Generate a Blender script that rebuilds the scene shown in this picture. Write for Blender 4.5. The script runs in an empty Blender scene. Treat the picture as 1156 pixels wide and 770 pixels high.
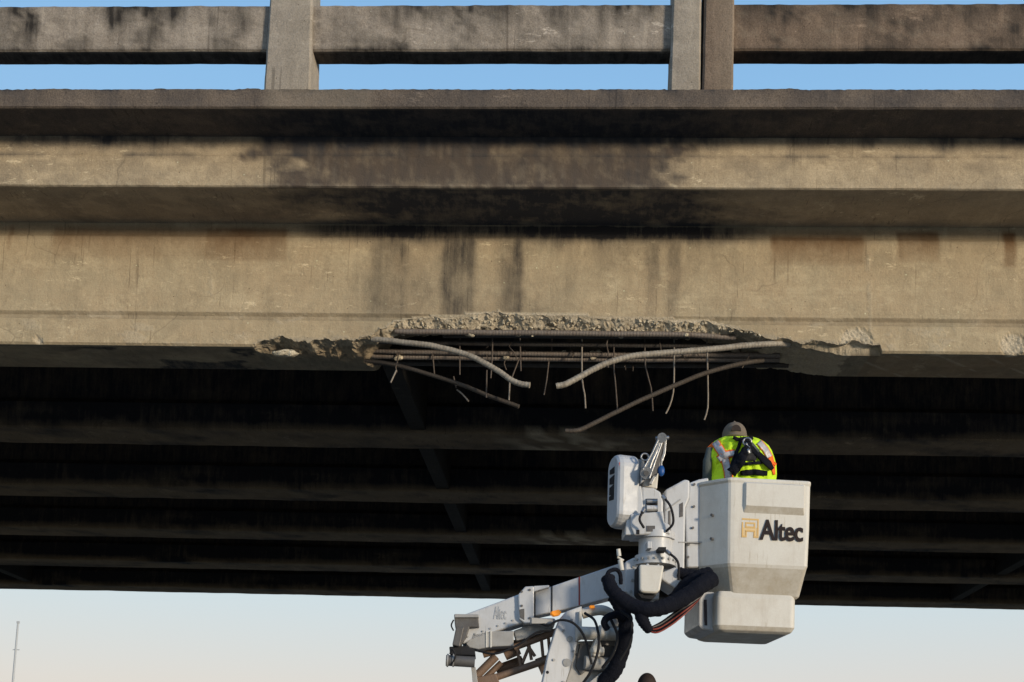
import bpy, bmesh, math, random
from mathutils import Vector, Matrix, noise, Euler
random.seed(7)
scene = bpy.context.scene
C = bpy.data.collections.new('scene_things'); scene.collection.children.link(C)
R = math.radians

# ------------------------------------------------------------------ camera
F = 1500.0                       # focal length in photo pixels (photo 1156 x 770)
CAM = Vector((0, 0, 1.6))
SHY = 443.0
cam_d = bpy.data.cameras.new('camera'); cam = bpy.data.objects.new('camera', cam_d); C.objects.link(cam)
cam_d.sensor_width = 36; cam_d.lens = F / 1156 * 36; cam_d.shift_y = SHY / 1156; cam_d.clip_end = 20000
ROT = (Matrix.Rotation(R(3.0), 3, 'Z') @ Matrix.Rotation(R(90 + 3.3), 3, 'X') @ Matrix.Rotation(R(1.65), 3, 'Z'))
cam.matrix_world = Matrix.Translation(CAM) @ ROT.to_4x4()
scene.camera = cam

def ray(px, py):
    return ROT @ Vector(((px - 578) / F, (385 - py + SHY) / F, -1))
def at(px, py, Y):
    d = ray(px, py); return CAM + d * (Y / d.y)
def zc(py, Y, px=578):
    return at(px, py, Y).z
class Plane:
    """a vertical face seen in the photo: u to the right, v into the depth, w up"""
    def __init__(s, px, py, Y, yaw=0):
        s.o = at(px, py, Y); a = R(yaw)
        s.ex = Vector((math.cos(a), math.sin(a), 0)); s.ey = Vector((-math.sin(a), math.cos(a), 0)); s.ez = Vector((0, 0, 1))
    def uw(s, px, py, v=0):
        d = ray(px, py); o = s.o + s.ey * v
        t = (o - CAM).dot(s.ey) / d.dot(s.ey); p = CAM + d * t - o
        return p.dot(s.ex), p.z
    def pt(s, u, v, w):
        return s.o + s.ex * u + s.ey * v + s.ez * w
    def p(s, px, py, v=0):
        u, w = s.uw(px, py, v); return s.pt(u, v, w)

# ------------------------------------------------------------------ mesh builder
class MB:
    def __init__(s): s.v = []; s.f = []; s.sm = []
    def add(s, vs, fs, smooth=False):
        n = len(s.v); s.v += [Vector(v) for v in vs]; s.f += [[i + n for i in f] for f in fs]; s.sm += [smooth] * len(fs); return s
    def box(s, c, d, rot=None):
        x, y, z = d[0] / 2, d[1] / 2, d[2] / 2
        vs = [Vector(q) for q in ((-x,-y,-z),(x,-y,-z),(x,y,-z),(-x,y,-z),(-x,-y,z),(x,-y,z),(x,y,z),(-x,y,z))]
        if rot is not None: vs = [rot @ q for q in vs]
        return s.add([q + Vector(c) for q in vs], [(3,2,1,0),(4,5,6,7),(0,1,5,4),(1,2,6,5),(2,3,7,6),(3,0,4,7)])
    def box2(s, a, b):
        return s.box([(a[i] + b[i]) / 2 for i in range(3)], [abs(b[i] - a[i]) for i in range(3)])
    def rings(s, rings, cap=True, smooth=True):
        n = len(rings[0]); vs = [p for r in rings for p in r]; fs = []
        for i in range(len(rings) - 1):
            for j in range(n):
                a = i*n + j; b = i*n + (j+1) % n; fs.append((a, b, b+n, a+n))
        s.add(vs, fs, smooth)
        if cap:
            s.add(rings[0], [tuple(range(n))[::-1]]); s.add(rings[-1], [tuple(range(n))])
        return s
    def prism(s, pts, off):
        off = Vector(off); pts = [Vector(p) for p in pts]; n = len(pts)
        vs = pts + [p + off for p in pts]
        fs = [tuple(range(n)), tuple(range(2*n - 1, n - 1, -1))] + [(j, j + n, (j+1) % n + n, (j+1) % n) for j in range(n)]
        return s.add(vs, fs)
    def tube(s, pts, r, seg=10, cap=True, ribs=0, smooth=True):
        pts = [Vector(p) for p in pts]; rr = r if isinstance(r, (list, tuple)) else [r] * len(pts)
        if ribs:
            q = []; qr = []
            for i in range(len(pts) - 1):
                L = (pts[i+1] - pts[i]).length; k = max(1, int(L / (ribs / 4)))
                for j in range(k):
                    q.append(pts[i].lerp(pts[i+1], j / k)); qr.append(rr[i] + (rr[i+1] - rr[i]) * j / k)
            q.append(pts[-1]); qr.append(rr[-1]); pts = q
            rr = [a * (1.0 if i % 4 < 3 else 1.10) for i, a in enumerate(qr)]
        rings = []; up = None
        for i, p in enumerate(pts):
            t = (pts[min(i+1, len(pts)-1)] - pts[max(i-1, 0)]).normalized()
            if up is None:
                up = Vector((0, 0, 1)) if abs(t.z) < .9 else Vector((1, 0, 0))
            a = t.cross(up).normalized(); up = a.cross(t).normalized()
            rings.append([p + (a * math.cos(k*2*math.pi/seg) + up * math.sin(k*2*math.pi/seg)) * rr[i] for k in range(seg)])
        return s.rings(rings, cap, smooth)
    def cyl(s, a, b, r, seg=24, smooth=True): return s.tube([a, b], r, seg, True, 0, smooth)
    def ball(s, c, r, sx=1, sy=1, sz=1, seg=16, rings=10, rot=None):
        rg = []
        for i in range(rings + 1):
            th = math.pi * (0.002 + 0.996 * i / rings)
            row = []
            for j in range(seg):
                ph = 2*math.pi*j/seg
                q = Vector((math.sin(th)*math.cos(ph)*sx*r, math.sin(th)*math.sin(ph)*sy*r, -math.cos(th)*sz*r))
                if rot is not None: q = rot @ q
                row.append(q + Vector(c))
            rg.append(row)
        return s.rings(rg, True, True)
    def build(s, name, mat, parent=None, bevel=0, seg=2, label=None):
        me = bpy.data.meshes.new(name); me.from_pydata([tuple(v) for v in s.v], [], s.f)
        for p, sm in zip(me.polygons, s.sm): p.use_smooth = sm
        bm = bmesh.new(); bm.from_mesh(me); bmesh.ops.recalc_face_normals(bm, faces=bm.faces); bm.to_mesh(me); bm.free()
        me.materials.append(mat)
        o = bpy.data.objects.new(name, me); C.objects.link(o)
        if parent is not None: attach(o, parent)
        if bevel:
            m = o.modifiers.new('bevel', 'BEVEL'); m.width = bevel; m.segments = seg; m.limit_method = 'ANGLE'; m.angle_limit = R(35)
        if label: o['label'] = label
        return o
def world_of(o):
    m = Matrix.Translation(o.location); p = o.parent
    return (world_of(p) @ o.matrix_parent_inverse @ m) if p else m
def attach(o, parent):
    o.parent = parent; o.matrix_parent_inverse = world_of(parent).inverted()
def thing(name, label, cat, loc, group=None):
    o = bpy.data.objects.new(name, None); C.objects.link(o); o.location = loc; o.empty_display_size = .3
    o['label'] = label; o['category'] = cat
    if group: o['group'] = group
    return o
def spline(pts, n=6):
    pts = [Vector(p) for p in pts]; P = [2*pts[0] - pts[1]] + pts + [2*pts[-1] - pts[-2]]; out = []
    for i in range(1, len(P) - 2):
        for k in range(n):
            t = k / n; a, b, c, d = P[i-1], P[i], P[i+1], P[i+2]
            out.append(.5 * ((2*b) + (c - a)*t + (2*a - 5*b + 4*c - d)*t*t + (3*b - a - 3*c + d)*t**3))
    return out + [pts[-1]]

# ------------------------------------------------------------------ materials
def newmat(name):
    m = bpy.data.materials.new(name); m.use_nodes = True; nt = m.node_tree
    return m, nt, nt.nodes['Principled BSDF']
def N(nt, t, **k):
    n = nt.nodes.new(t)
    for a, b in k.items():
        if a.startswith('i_'): n.inputs[a[2:].replace('_', ' ')].default_value = b
        else: setattr(n, a, b)
    return n
def noise_n(nt, co, scale, detail=4, rough=.55, vec=None):
    n = N(nt, 'ShaderNodeTexNoise'); n.inputs['Scale'].default_value = scale; n.inputs['Detail'].default_value = detail; n.inputs['Roughness'].default_value = rough
    if vec:
        mp = N(nt, 'ShaderNodeMapping'); mp.inputs['Scale'].default_value = vec; nt.links.new(co, mp.inputs['Vector']); co = mp.outputs['Vector']
    nt.links.new(co, n.inputs['Vector']); return n.outputs['Fac']
def ramp(nt, fac, lo, hi, a=0., b=1.):
    m = N(nt, 'ShaderNodeMapRange'); m.inputs[1].default_value = lo; m.inputs[2].default_value = hi; m.inputs[3].default_value = a; m.inputs[4].default_value = b
    nt.links.new(fac, m.inputs[0]); return m.outputs[0]
def mth(nt, op, a, b):
    m = N(nt, 'ShaderNodeMath', operation=op, use_clamp=False)
    for i, q in enumerate((a, b)):
        if isinstance(q, (int, float)): m.inputs[i].default_value = q
        else: nt.links.new(q, m.inputs[i])
    return m.outputs[0]
def mix(nt, fac, a, b, mode='MIX'):
    m = N(nt, 'ShaderNodeMix', data_type='RGBA', blend_type=mode)
    for i, q in ((0, fac), (6, a), (7, b)):
        if isinstance(q, (int, float)): m.inputs[i].default_value = q
        elif isinstance(q, tuple): m.inputs[i].default_value = (*q, 1)
        else: nt.links.new(q, m.inputs[i])
    return m.outputs[2]

def concrete(name, c1, c2, streak=.5, speck=.5, dark=(.018, .018, .022), brown=(.17, .10, .05), fresh=(.62, .53, .39), grain=1.0, blotch=.3, marks=1.0):
    m, nt, b = newmat(name)
    tc = N(nt, 'ShaderNodeTexCoord'); co = tc.outputs['Object']
    col = mix(nt, ramp(nt, noise_n(nt, co, 1.7, 6, .6), .35, .65), c1, c2)
    # cloudy blotches and vertical water streaks
    st = ramp(nt, noise_n(nt, co, 1.0, 5, .65, (9, 3, .9)), .48, .72, 0, streak)
    col = mix(nt, st, col, tuple(q * .32 for q in c1))
    bl = ramp(nt, noise_n(nt, co, 3.3, 9, .72), .5, .64, 0, blotch)
    col = mix(nt, bl, col, tuple(q * .55 for q in c2))
    lt = ramp(nt, noise_n(nt, co, 2.3, 9, .75, (1, 1, 1.6)), .52, .60, 0, .42)
    col = mix(nt, lt, col, tuple(min(1, q * 1.5) for q in c2))
    m2 = ramp(nt, noise_n(nt, co, 7.0, 9, .78, (1.0, 1, 1.5)), .52, .58, 0, .26)
    col = mix(nt, m2, col, tuple(q * .62 for q in c1))
    m3 = ramp(nt, noise_n(nt, co, 1.0, 7, .7, (14, 3, 2.6)), .57, .63, 0, .30)
    col = mix(nt, m3, col, tuple(min(1, q * 1.45) for q in c2))
    # horizontal form-board marks
    hb = ramp(nt, noise_n(nt, co, 1.0, 3, .6, (.5, 4, 34)), .5, .72, 0, .22)
    col = mix(nt, hb, col, tuple(q * .6 for q in c1))
    sp = noise_n(nt, co, 95, 4, .7)
    col = mix(nt, speck, col, mix(nt, ramp(nt, sp, .35, .65), tuple(q * .62 for q in c1), tuple(min(1, q * 1.35) for q in c2)), 'MIX')
    # small air holes and white flecks
    vo = N(nt, 'ShaderNodeTexVoronoi'); vo.inputs['Scale'].default_value = 16; nt.links.new(co, vo.inputs['Vector'])
    hole = ramp(nt, vo.outputs['Distance'], .05, .085, .8, 0)
    gate = ramp(nt, noise_n(nt, co, 11, 2), .53, .56)
    col = mix(nt, mth(nt, 'MULTIPLY', hole, gate), col, tuple(q * .22 for q in c1))
    vo2 = N(nt, 'ShaderNodeTexVoronoi'); vo2.inputs['Scale'].default_value = 13; nt.links.new(co, vo2.inputs['Vector'])
    fl = mth(nt, 'MULTIPLY', ramp(nt, vo2.outputs['Distance'], .05, .08, .8, 0), ramp(nt, noise_n(nt, co, 7, 2), .55, .58))
    col = mix(nt, fl, col, tuple(min(.7, q * 2.1) for q in c2))
    # thin drip trails, pale scuffs and hairline cracks
    dr = mth(nt, 'MULTIPLY', ramp(nt, noise_n(nt, co, 1.0, 3, .6, (38, 6, .8)), .62, .66, 0, .55 * marks), ramp(nt, noise_n(nt, co, 1.0, 3, .6, (1.5, 1, 1.6)), .5, .56))
    col = mix(nt, dr, col, tuple(q * .40 for q in c1))
    sc = mth(nt, 'MULTIPLY', ramp(nt, noise_n(nt, co, 1.0, 8, .8, (5, 5, 16)), .585, .615, 0, .75 * marks), ramp(nt, noise_n(nt, co, 1.3, 3), .48, .55))
    col = mix(nt, sc, col, tuple(min(.75, q * 1.75) for q in c2))
    dk = mth(nt, 'MULTIPLY', ramp(nt, noise_n(nt, co, 22, 6, .8), .62, .66, 0, .6 * marks), ramp(nt, noise_n(nt, co, 2.1, 3), .45, .55))
    col = mix(nt, dk, col, tuple(q * .35 for q in c1))
    wc = N(nt, 'ShaderNodeVectorMath', operation='ADD'); nz = N(nt, 'ShaderNodeTexNoise'); nz.inputs['Scale'].default_value = 3; nt.links.new(co, nz.inputs['Vector'])
    nt.links.new(co, wc.inputs[0]); wsc = N(nt, 'ShaderNodeVectorMath', operation='SCALE'); nt.links.new(nz.outputs['Color'], wsc.inputs[0]); wsc.inputs['Scale'].default_value = .35; nt.links.new(wsc.outputs[0], wc.inputs[1])
    v3 = N(nt, 'ShaderNodeTexVoronoi', feature='DISTANCE_TO_EDGE'); v3.inputs['Scale'].default_value = .9; nt.links.new(wc.outputs[0], v3.inputs['Vector'])
    ck = mth(nt, 'MULTIPLY', ramp(nt, v3.outputs['Distance'], .002, .0055, .30 * marks, 0), ramp(nt, noise_n(nt, co, 1.4, 2), .5, .56))
    col = mix(nt, ck, col, tuple(q * .3 for q in c1))
    at_ = N(nt, 'ShaderNodeAttribute', attribute_name='stain_shade'); sep = N(nt, 'ShaderNodeSeparateColor'); nt.links.new(at_.outputs['Color'], sep.inputs[0])
    mod = ramp(nt, noise_n(nt, co, 3.2, 8, .72, (1.8, 1.8, 1.0)), .3, .7, .72, 1.25)
    modv = ramp(nt, noise_n(nt, co, 1.0, 5, .7, (22, 5, 2.2)), .3, .7, .75, 1.2)
    def fac(ch, g): return N_clamp(nt, mth(nt, 'MULTIPLY', mth(nt, 'MULTIPLY', sep.outputs[ch], mod), g))
    col = mix(nt, fac(1, 1.0), col, brown)
    col = mix(nt, fac(0, modv), col, dark)
    fr = mix(nt, ramp(nt, noise_n(nt, co, 75, 6, .75), .40, .56), tuple(q * .66 for q in fresh), fresh)
    col = mix(nt, N_clamp(nt, sep.outputs[2]), col, fr)
    nt.links.new(col, b.inputs['Base Color']); b.inputs['Roughness'].default_value = .92; b.inputs['Specular IOR Level'].default_value = .2
    h = mth(nt, 'ADD', mth(nt, 'MULTIPLY', noise_n(nt, co, 60, 6, .75), .5), mth(nt, 'MULTIPLY', noise_n(nt, co, 9, 5, .6), 1.0))
    h = mth(nt, 'SUBTRACT', h, mth(nt, 'MULTIPLY', mth(nt, 'MULTIPLY', hole, gate), .5))
    h = mth(nt, 'ADD', h, mth(nt, 'MULTIPLY', mth(nt, 'MULTIPLY', noise_n(nt, co, 30, 6, .8), sep.outputs[2]), 2.0))
    bp = N(nt, 'ShaderNodeBump'); bp.inputs['Strength'].default_value = .55 * grain; bp.inputs['Distance'].default_value = .02
    nt.links.new(h, bp.inputs['Height']); nt.links.new(bp.outputs[0], b.inputs['Normal'])
    return m
def N_clamp(nt, a):
    c = N(nt, 'ShaderNodeClamp'); nt.links.new(a, c.inputs[0]); return c.outputs[0]

def simple(name, col, rough=.5, metal=0, dirt=.25, dscale=6, dirtcol=None, bump=.1, spec=.4, em=0, fine=0, under=None):
    m, nt, b = newmat(name); tc = N(nt, 'ShaderNodeTexCoord'); co = tc.outputs['Object']
    dc = dirtcol or tuple(q * .4 for q in col)
    c = mix(nt, ramp(nt, noise_n(nt, co, dscale, 7, .68), .45, .75, 0, dirt), col, dc)
    c = mix(nt, ramp(nt, noise_n(nt, co, dscale * 1.0, 6, .7, (7, 7, 1)), .52, .78, 0, dirt * .9), c, dc)
    if fine: c = mix(nt, ramp(nt, noise_n(nt, co, 140, 3, .6), .4, .7, 0, fine), c, dc)
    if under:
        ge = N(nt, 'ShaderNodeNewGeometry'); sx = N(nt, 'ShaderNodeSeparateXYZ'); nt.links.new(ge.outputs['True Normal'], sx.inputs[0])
        dn = mth(nt, 'MULTIPLY', ramp(nt, sx.outputs['Z'], -.25, -.40, 0, 1), ramp(nt, noise_n(nt, co, 9, 7, .75), .38, .62, .35, 1))  # down-facing faces tinted: dirt, plus painted shade below the raised panel
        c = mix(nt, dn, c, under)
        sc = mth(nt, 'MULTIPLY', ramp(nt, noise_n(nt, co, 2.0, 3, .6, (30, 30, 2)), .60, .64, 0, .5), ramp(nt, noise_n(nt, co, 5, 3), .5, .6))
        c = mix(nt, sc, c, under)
    nt.links.new(c, b.inputs['Base Color'])
    b.inputs['Metallic'].default_value = metal; b.inputs['Specular IOR Level'].default_value = spec
    nt.links.new(ramp(nt, noise_n(nt, co, dscale * 3, 4), .3, .7, max(.02, rough - .08), min(1, rough + .12)), b.inputs['Roughness'])
    if bump:
        bp = N(nt, 'ShaderNodeBump'); bp.inputs['Strength'].default_value = bump; bp.inputs['Distance'].default_value = .01
        nt.links.new(noise_n(nt, co, dscale * 8, 5, .65), bp.inputs['Height']); nt.links.new(bp.outputs[0], b.inputs['Normal'])
    if em:
        b.inputs['Emission Color'].default_value = (*col, 1); b.inputs['Emission Strength'].default_value = em
    return m

M = {}
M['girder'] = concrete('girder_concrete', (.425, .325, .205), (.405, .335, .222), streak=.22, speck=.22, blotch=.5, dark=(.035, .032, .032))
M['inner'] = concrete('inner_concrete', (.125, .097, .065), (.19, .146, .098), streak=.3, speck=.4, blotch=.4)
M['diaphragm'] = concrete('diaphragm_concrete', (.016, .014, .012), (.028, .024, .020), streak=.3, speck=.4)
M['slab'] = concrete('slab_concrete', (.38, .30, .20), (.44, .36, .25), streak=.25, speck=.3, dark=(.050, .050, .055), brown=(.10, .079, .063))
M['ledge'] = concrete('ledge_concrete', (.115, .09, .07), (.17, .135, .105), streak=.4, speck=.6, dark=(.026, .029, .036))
M['rail'] = concrete('rail_concrete', (.27, .23, .185), (.37, .325, .27), streak=.75, speck=.4, blotch=.6, dark=(.03, .026, .022))
M['rail_b'] = concrete('rail_concrete_brown', (.16, .115, .085), (.22, .165, .12), streak=.6, speck=.5, blotch=.5, dark=(.03, .026, .022))
M['post'] = concrete('post_concrete', (.27, .235, .19), (.33, .29, .24), streak=.5, speck=.35, blotch=.5, dark=(.04, .036, .032))
M['rebar'] = simple('weathered_rebar_steel', (.20, .17, .145), .62, .35, .55, 14, (.09, .045, .022), .5)
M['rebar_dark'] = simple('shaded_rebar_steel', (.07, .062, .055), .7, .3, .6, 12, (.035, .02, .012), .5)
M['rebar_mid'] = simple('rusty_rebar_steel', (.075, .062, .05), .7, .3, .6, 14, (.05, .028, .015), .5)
M['rebar_light'] = simple('scuffed_rebar_steel', (.36, .32, .26), .6, .15, .75, 26, (.10, .07, .045), .5)
M['wire'] = simple('stirrup_wire_steel', (.10, .08, .065), .6, .4, .6, 40, (.05, .027, .016), .2)
M['wire_l'] = simple('bright_stirrup_steel', (.26, .225, .185), .6, .3, .7, 60, (.10, .06, .035), .2)
M['fresh'] = concrete('broken_concrete', (.45, .38, .27), (.62, .54, .40), streak=.1, speck=.8, grain=2)
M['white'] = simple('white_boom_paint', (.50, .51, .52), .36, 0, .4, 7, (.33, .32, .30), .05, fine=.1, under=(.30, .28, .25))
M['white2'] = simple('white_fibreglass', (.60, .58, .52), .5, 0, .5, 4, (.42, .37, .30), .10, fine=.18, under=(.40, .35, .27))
M['grey'] = simple('grey_boom_paint', (.33, .325, .31), .5, 0, .4, 8, (.16, .14, .12), .1)
M['faded'] = simple('faded_grey_ink', (.36, .37, .38), .6, 0, .6, 30, (.48, .49, .50))
M['dkgrey'] = simple('dark_grey_steel', (.12, .115, .11), .55, .3, .5, 9, (.06, .045, .035), .15)
M['brown'] = simple('rust_brown_steel', (.19, .125, .085), .65, .15, .5, 10, (.09, .055, .035), .2)
M['chrome'] = simple('galvanised_steel', (.34, .34, .34), .38, .8, .6, 24, (.10, .10, .10), .15)
M['black'] = simple('black_hose_cover', (.006, .007, .012), .85, 0, .3, 12, (.015, .015, .02), .9, spec=.15)
M['hole'] = simple('dark_opening', (.012, .012, .014), .8, 0, .1)
M['redwire'] = simple('red_hose', (.22, .035, .02), .5, 0, .3)
M['blue'] = simple('blue_hook_paint', (.01, .07, .25), .4, 0, .2)
M['orange'] = simple('orange_marker_lens', (.9, .28, .01), .3, 0, .05, em=.35)
M['red'] = simple('red_stripe_paint', (.28, .03, .02), .5, 0, .4)
M['logo_tan'] = simple('logo_tan_ink', (.60, .38, .13), .5, 0, .12)
M['logo_dark'] = simple('logo_charcoal_ink', (.035, .028, .027), .95, 0, .1, spec=.05, bump=0)
M['logo_pale'] = simple('logo_pale_tan_ink', (.66, .50, .28), .8, 0, .1, spec=.1, bump=0)
M['sticker'] = simple('sticker_red', (.45, .05, .03), .5, 0, .1)
M['sticker_k'] = simple('sticker_dark', (.06, .055, .055), .5, 0, .3, 60, (.35, .33, .3))
M['skin'] = simple('skin', (.36, .20, .13), .55, 0, .15, 9, (.25, .11, .07), .05)
M['vest'] = simple('lime_vest_fabric', (.52, .78, .02), .8, 0, .3, 9, (.24, .42, .02), .4, em=.05)
M['vest_o'] = simple('orange_trim', (.85, .16, .02), .8, 0, .2, 12)
M['reflect'] = simple('silver_reflective_tape', (.46, .44, .44), .45, .1, .3, 14, (.3, .28, .3), .1)
M['sleeve'] = simple('grey_green_sleeve', (.075, .09, .085), .9, 0, .3, 14, None, .4)
M['cap'] = simple('tan_cap_fabric', (.17, .135, .10), .9, 0, .35, 20, None, .3)
M['hair'] = simple('dark_hair', (.03, .018, .013), .7, 0, .3, 40, None, .5)
M['trouser'] = simple('denim', (.035, .045, .075), .9, 0, .3, 14, None, .3)
M['boot'] = simple('brown_boot', (.05, .03, .018), .7)
M['tyre'] = simple('tyre_rubber', (.02, .02, .02), .85, 0, .3)
M['haze'] = simple('hazy_mast', (.42, .44, .45), .8, 0, .1)

# ------------------------------------------------------------------ bridge geometry, in metres (near face of the fascia girder at Y=10)
YG, YS, YL, YR = 10.0, 9.42, 9.02, 9.13
Z_BOT = zc(394, YG); Z_FL = zc(357, YG); Z_SOF = zc(252, YG)
Z_LB = zc(122, YL); Z_LT = zc(101, YL); Z_RB = zc(57, YR); Z_RT = zc(5, YR)
PITCH, GW = 2.315, .56
XL = lambda px, Y=YG, py=390: at(px, py, Y).x

bridge = thing('highway_overpass', 'stained concrete road overpass with its edge girder broken open and steel bars hanging out', 'bridge', (0, 15.5, 0))

def sm(a, b, x):
    if a == b: return 1. if x > a else 0.
    t = max(0, min(1, (x - a) / (b - a))); return t*t*(3 - 2*t)
def band(x, a, b, s=.05): return sm(a - s, a + s, x) * (1 - sm(b - s, b + s, x))
def fn(x, y=0, z=0, o=0): return noise.fractal(Vector((x + o, y, z)), .7, 2.1, 5)

def xs_list(fine, x0=-24, x1=24, f0=-4.9, f1=4.9):
    a = []; x = x0
    while x < x1 - 1e-6:
        a.append(x); x += fine if f0 - 1e-6 < x < f1 else (1.0 if abs(x) > abs(f0) + 1.2 else .25)
    return a + [x1]
def poly_sub(prof, d):
    out = []
    for i in range(len(prof)):
        a = Vector(prof[i][:2]); b = Vector(prof[(i+1) % len(prof)][:2]); dd = prof[i][2] if len(prof[i]) > 2 else d
        k = max(1, round((b - a).length / dd))
        out += [a.lerp(b, j / k) for j in range(k)]
    return out
def sweep(name, prof, xs, mat, stain_shade=None, disp=None, d=.5, parent=None, smooth=False):
    pf = poly_sub(prof, d); n = len(pf); vs = []
    for x in xs:
        for q in pf:
            p = Vector((x, q.x, q.y)); vs.append(disp(p) if disp else p)
    fs = [(i*n + j, i*n + (j+1) % n, (i+1)*n + (j+1) % n, (i+1)*n + j) for i in range(len(xs) - 1) for j in range(n)]
    m = MB(); m.add(vs, fs); m.add(vs[:n], [tuple(range(n))[::-1]]); m.add(vs[-n:], [tuple(range(n))])
    o = m.build(name, mat, parent)
    if stain_shade:
        at_ = o.data.color_attributes.new('stain_shade', 'FLOAT_COLOR', 'POINT')
        for i, v in enumerate(o.data.vertices):
            r, g, b = stain_shade(v.co); at_.data[i].color = (max(0, r), max(0, g), max(0, b), 1)
    return o

# photo column -> X on the girder face
def GX(px): return XL(px)
cut_tab = [(284,394),(292,388),(303,386),(318,384),(335,386),(360,385),(385,382),(400,385),(420,381),(432,375),(444,364),(470,360),(520,358),(580,357),
           (640,358),(700,361),(760,362),(800,364),(825,370),(850,378),(880,383),(900,387),(925,386),(945,389),(962,387),(985,393),(996,400)]
cut_x = [GX(a) for a, b in cut_tab]; cut_z = [at(a, b, YG).z for a, b in cut_tab]
def cutz(x):
    if x <= cut_x[0] or x >= cut_x[-1]: return None
    for i in range(len(cut_x) - 1):
        if x <= cut_x[i+1]:
            t = (x - cut_x[i]) / (cut_x[i+1] - cut_x[i]); return cut_z[i]*(1-t) + cut_z[i+1]*t
cx_a, cx_b, cx_c, cx_d = GX(400), GX(452), GX(790), GX(850)
cx_e, cx_f = GX(885), GX(985)
def cut_at(x, t):
    """height of the broken surface at depth t behind the face"""
    z = cutz(x)
    if z is None: return None
    z += .024 * fn(x*2.2, 3) + .012 * fn(x*11, 5)
    core = sm(cx_a, cx_b, x) * (1 - sm(cx_c, cx_d, x))
    side = z + .022 * (noise.voronoi(Vector((x*7 + t*6, t*12, 0)))[0][0] - .4) + .022 * fn(x*9, t*9, 0, 3) + .012 * fn(x*30, t*30, 4, 9) + .008*abs(math.sin(x*37+fn(x*5,t*3)*4))
    if x < cx_b: side = side - max(0, t - .06) * .28 * (1 - core)          # left: shallow spall that heals with depth
    else: side = max(z - t*.05, Z_BOT + .04) + .05 * (noise.voronoi(Vector((x*5 + t*7, t*10 - x*2, 0)))[0][0] - .45) + .008*fn(x*22, t*22)
    if x > cx_c: side = side * (1 - sm(cx_e, cx_f, x)) + (Z_BOT - .02) * sm(cx_e, cx_f, x) if t > .06 else side
    if t < .095: zz = z - t * .90 + .030 * (noise.voronoi(Vector((x*9, t*20, 0)))[0][0] - .4) + .008 * fn(x*40, t*40, 2)
    else: zz = z - .085 + sm(.095, .15, t) * .16 + .03 * fn(x*7, t*7, 0, 8)
    return side * (1 - core) + zz * core
def girder_disp(p):
    t = p.y - YG
    if p.z < Z_FL + .04:
        c = cut_at(p.x, max(0, t))
        if c is not None and p.z < c:
            q = Vector((p.x, p.y, c))
            q.y += .012 * fn(p.x*20, t*20, 7)
            return q
    if t < .02 and p.z < Z_FL + .1:
        for cx, cz, r in chips:
            dd = math.hypot(p.x - cx, (p.z - cz) * 1.1)
            if dd < r: return Vector((p.x, p.y + .03*(1 - dd/r)**.5 + .008*fn(p.x*40, 0, p.z*40), p.z))
    return Vector((p.x, p.y + .003*fn(p.x*2, p.z*3, 0, 2), p.z))
def PG(px, py): q = at(px, py, YG); return q.x, q.z
chips = [(*PG(966, 386), .13), (*PG(1143, 389), .10), (*PG(43, 384), .035)]

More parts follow.
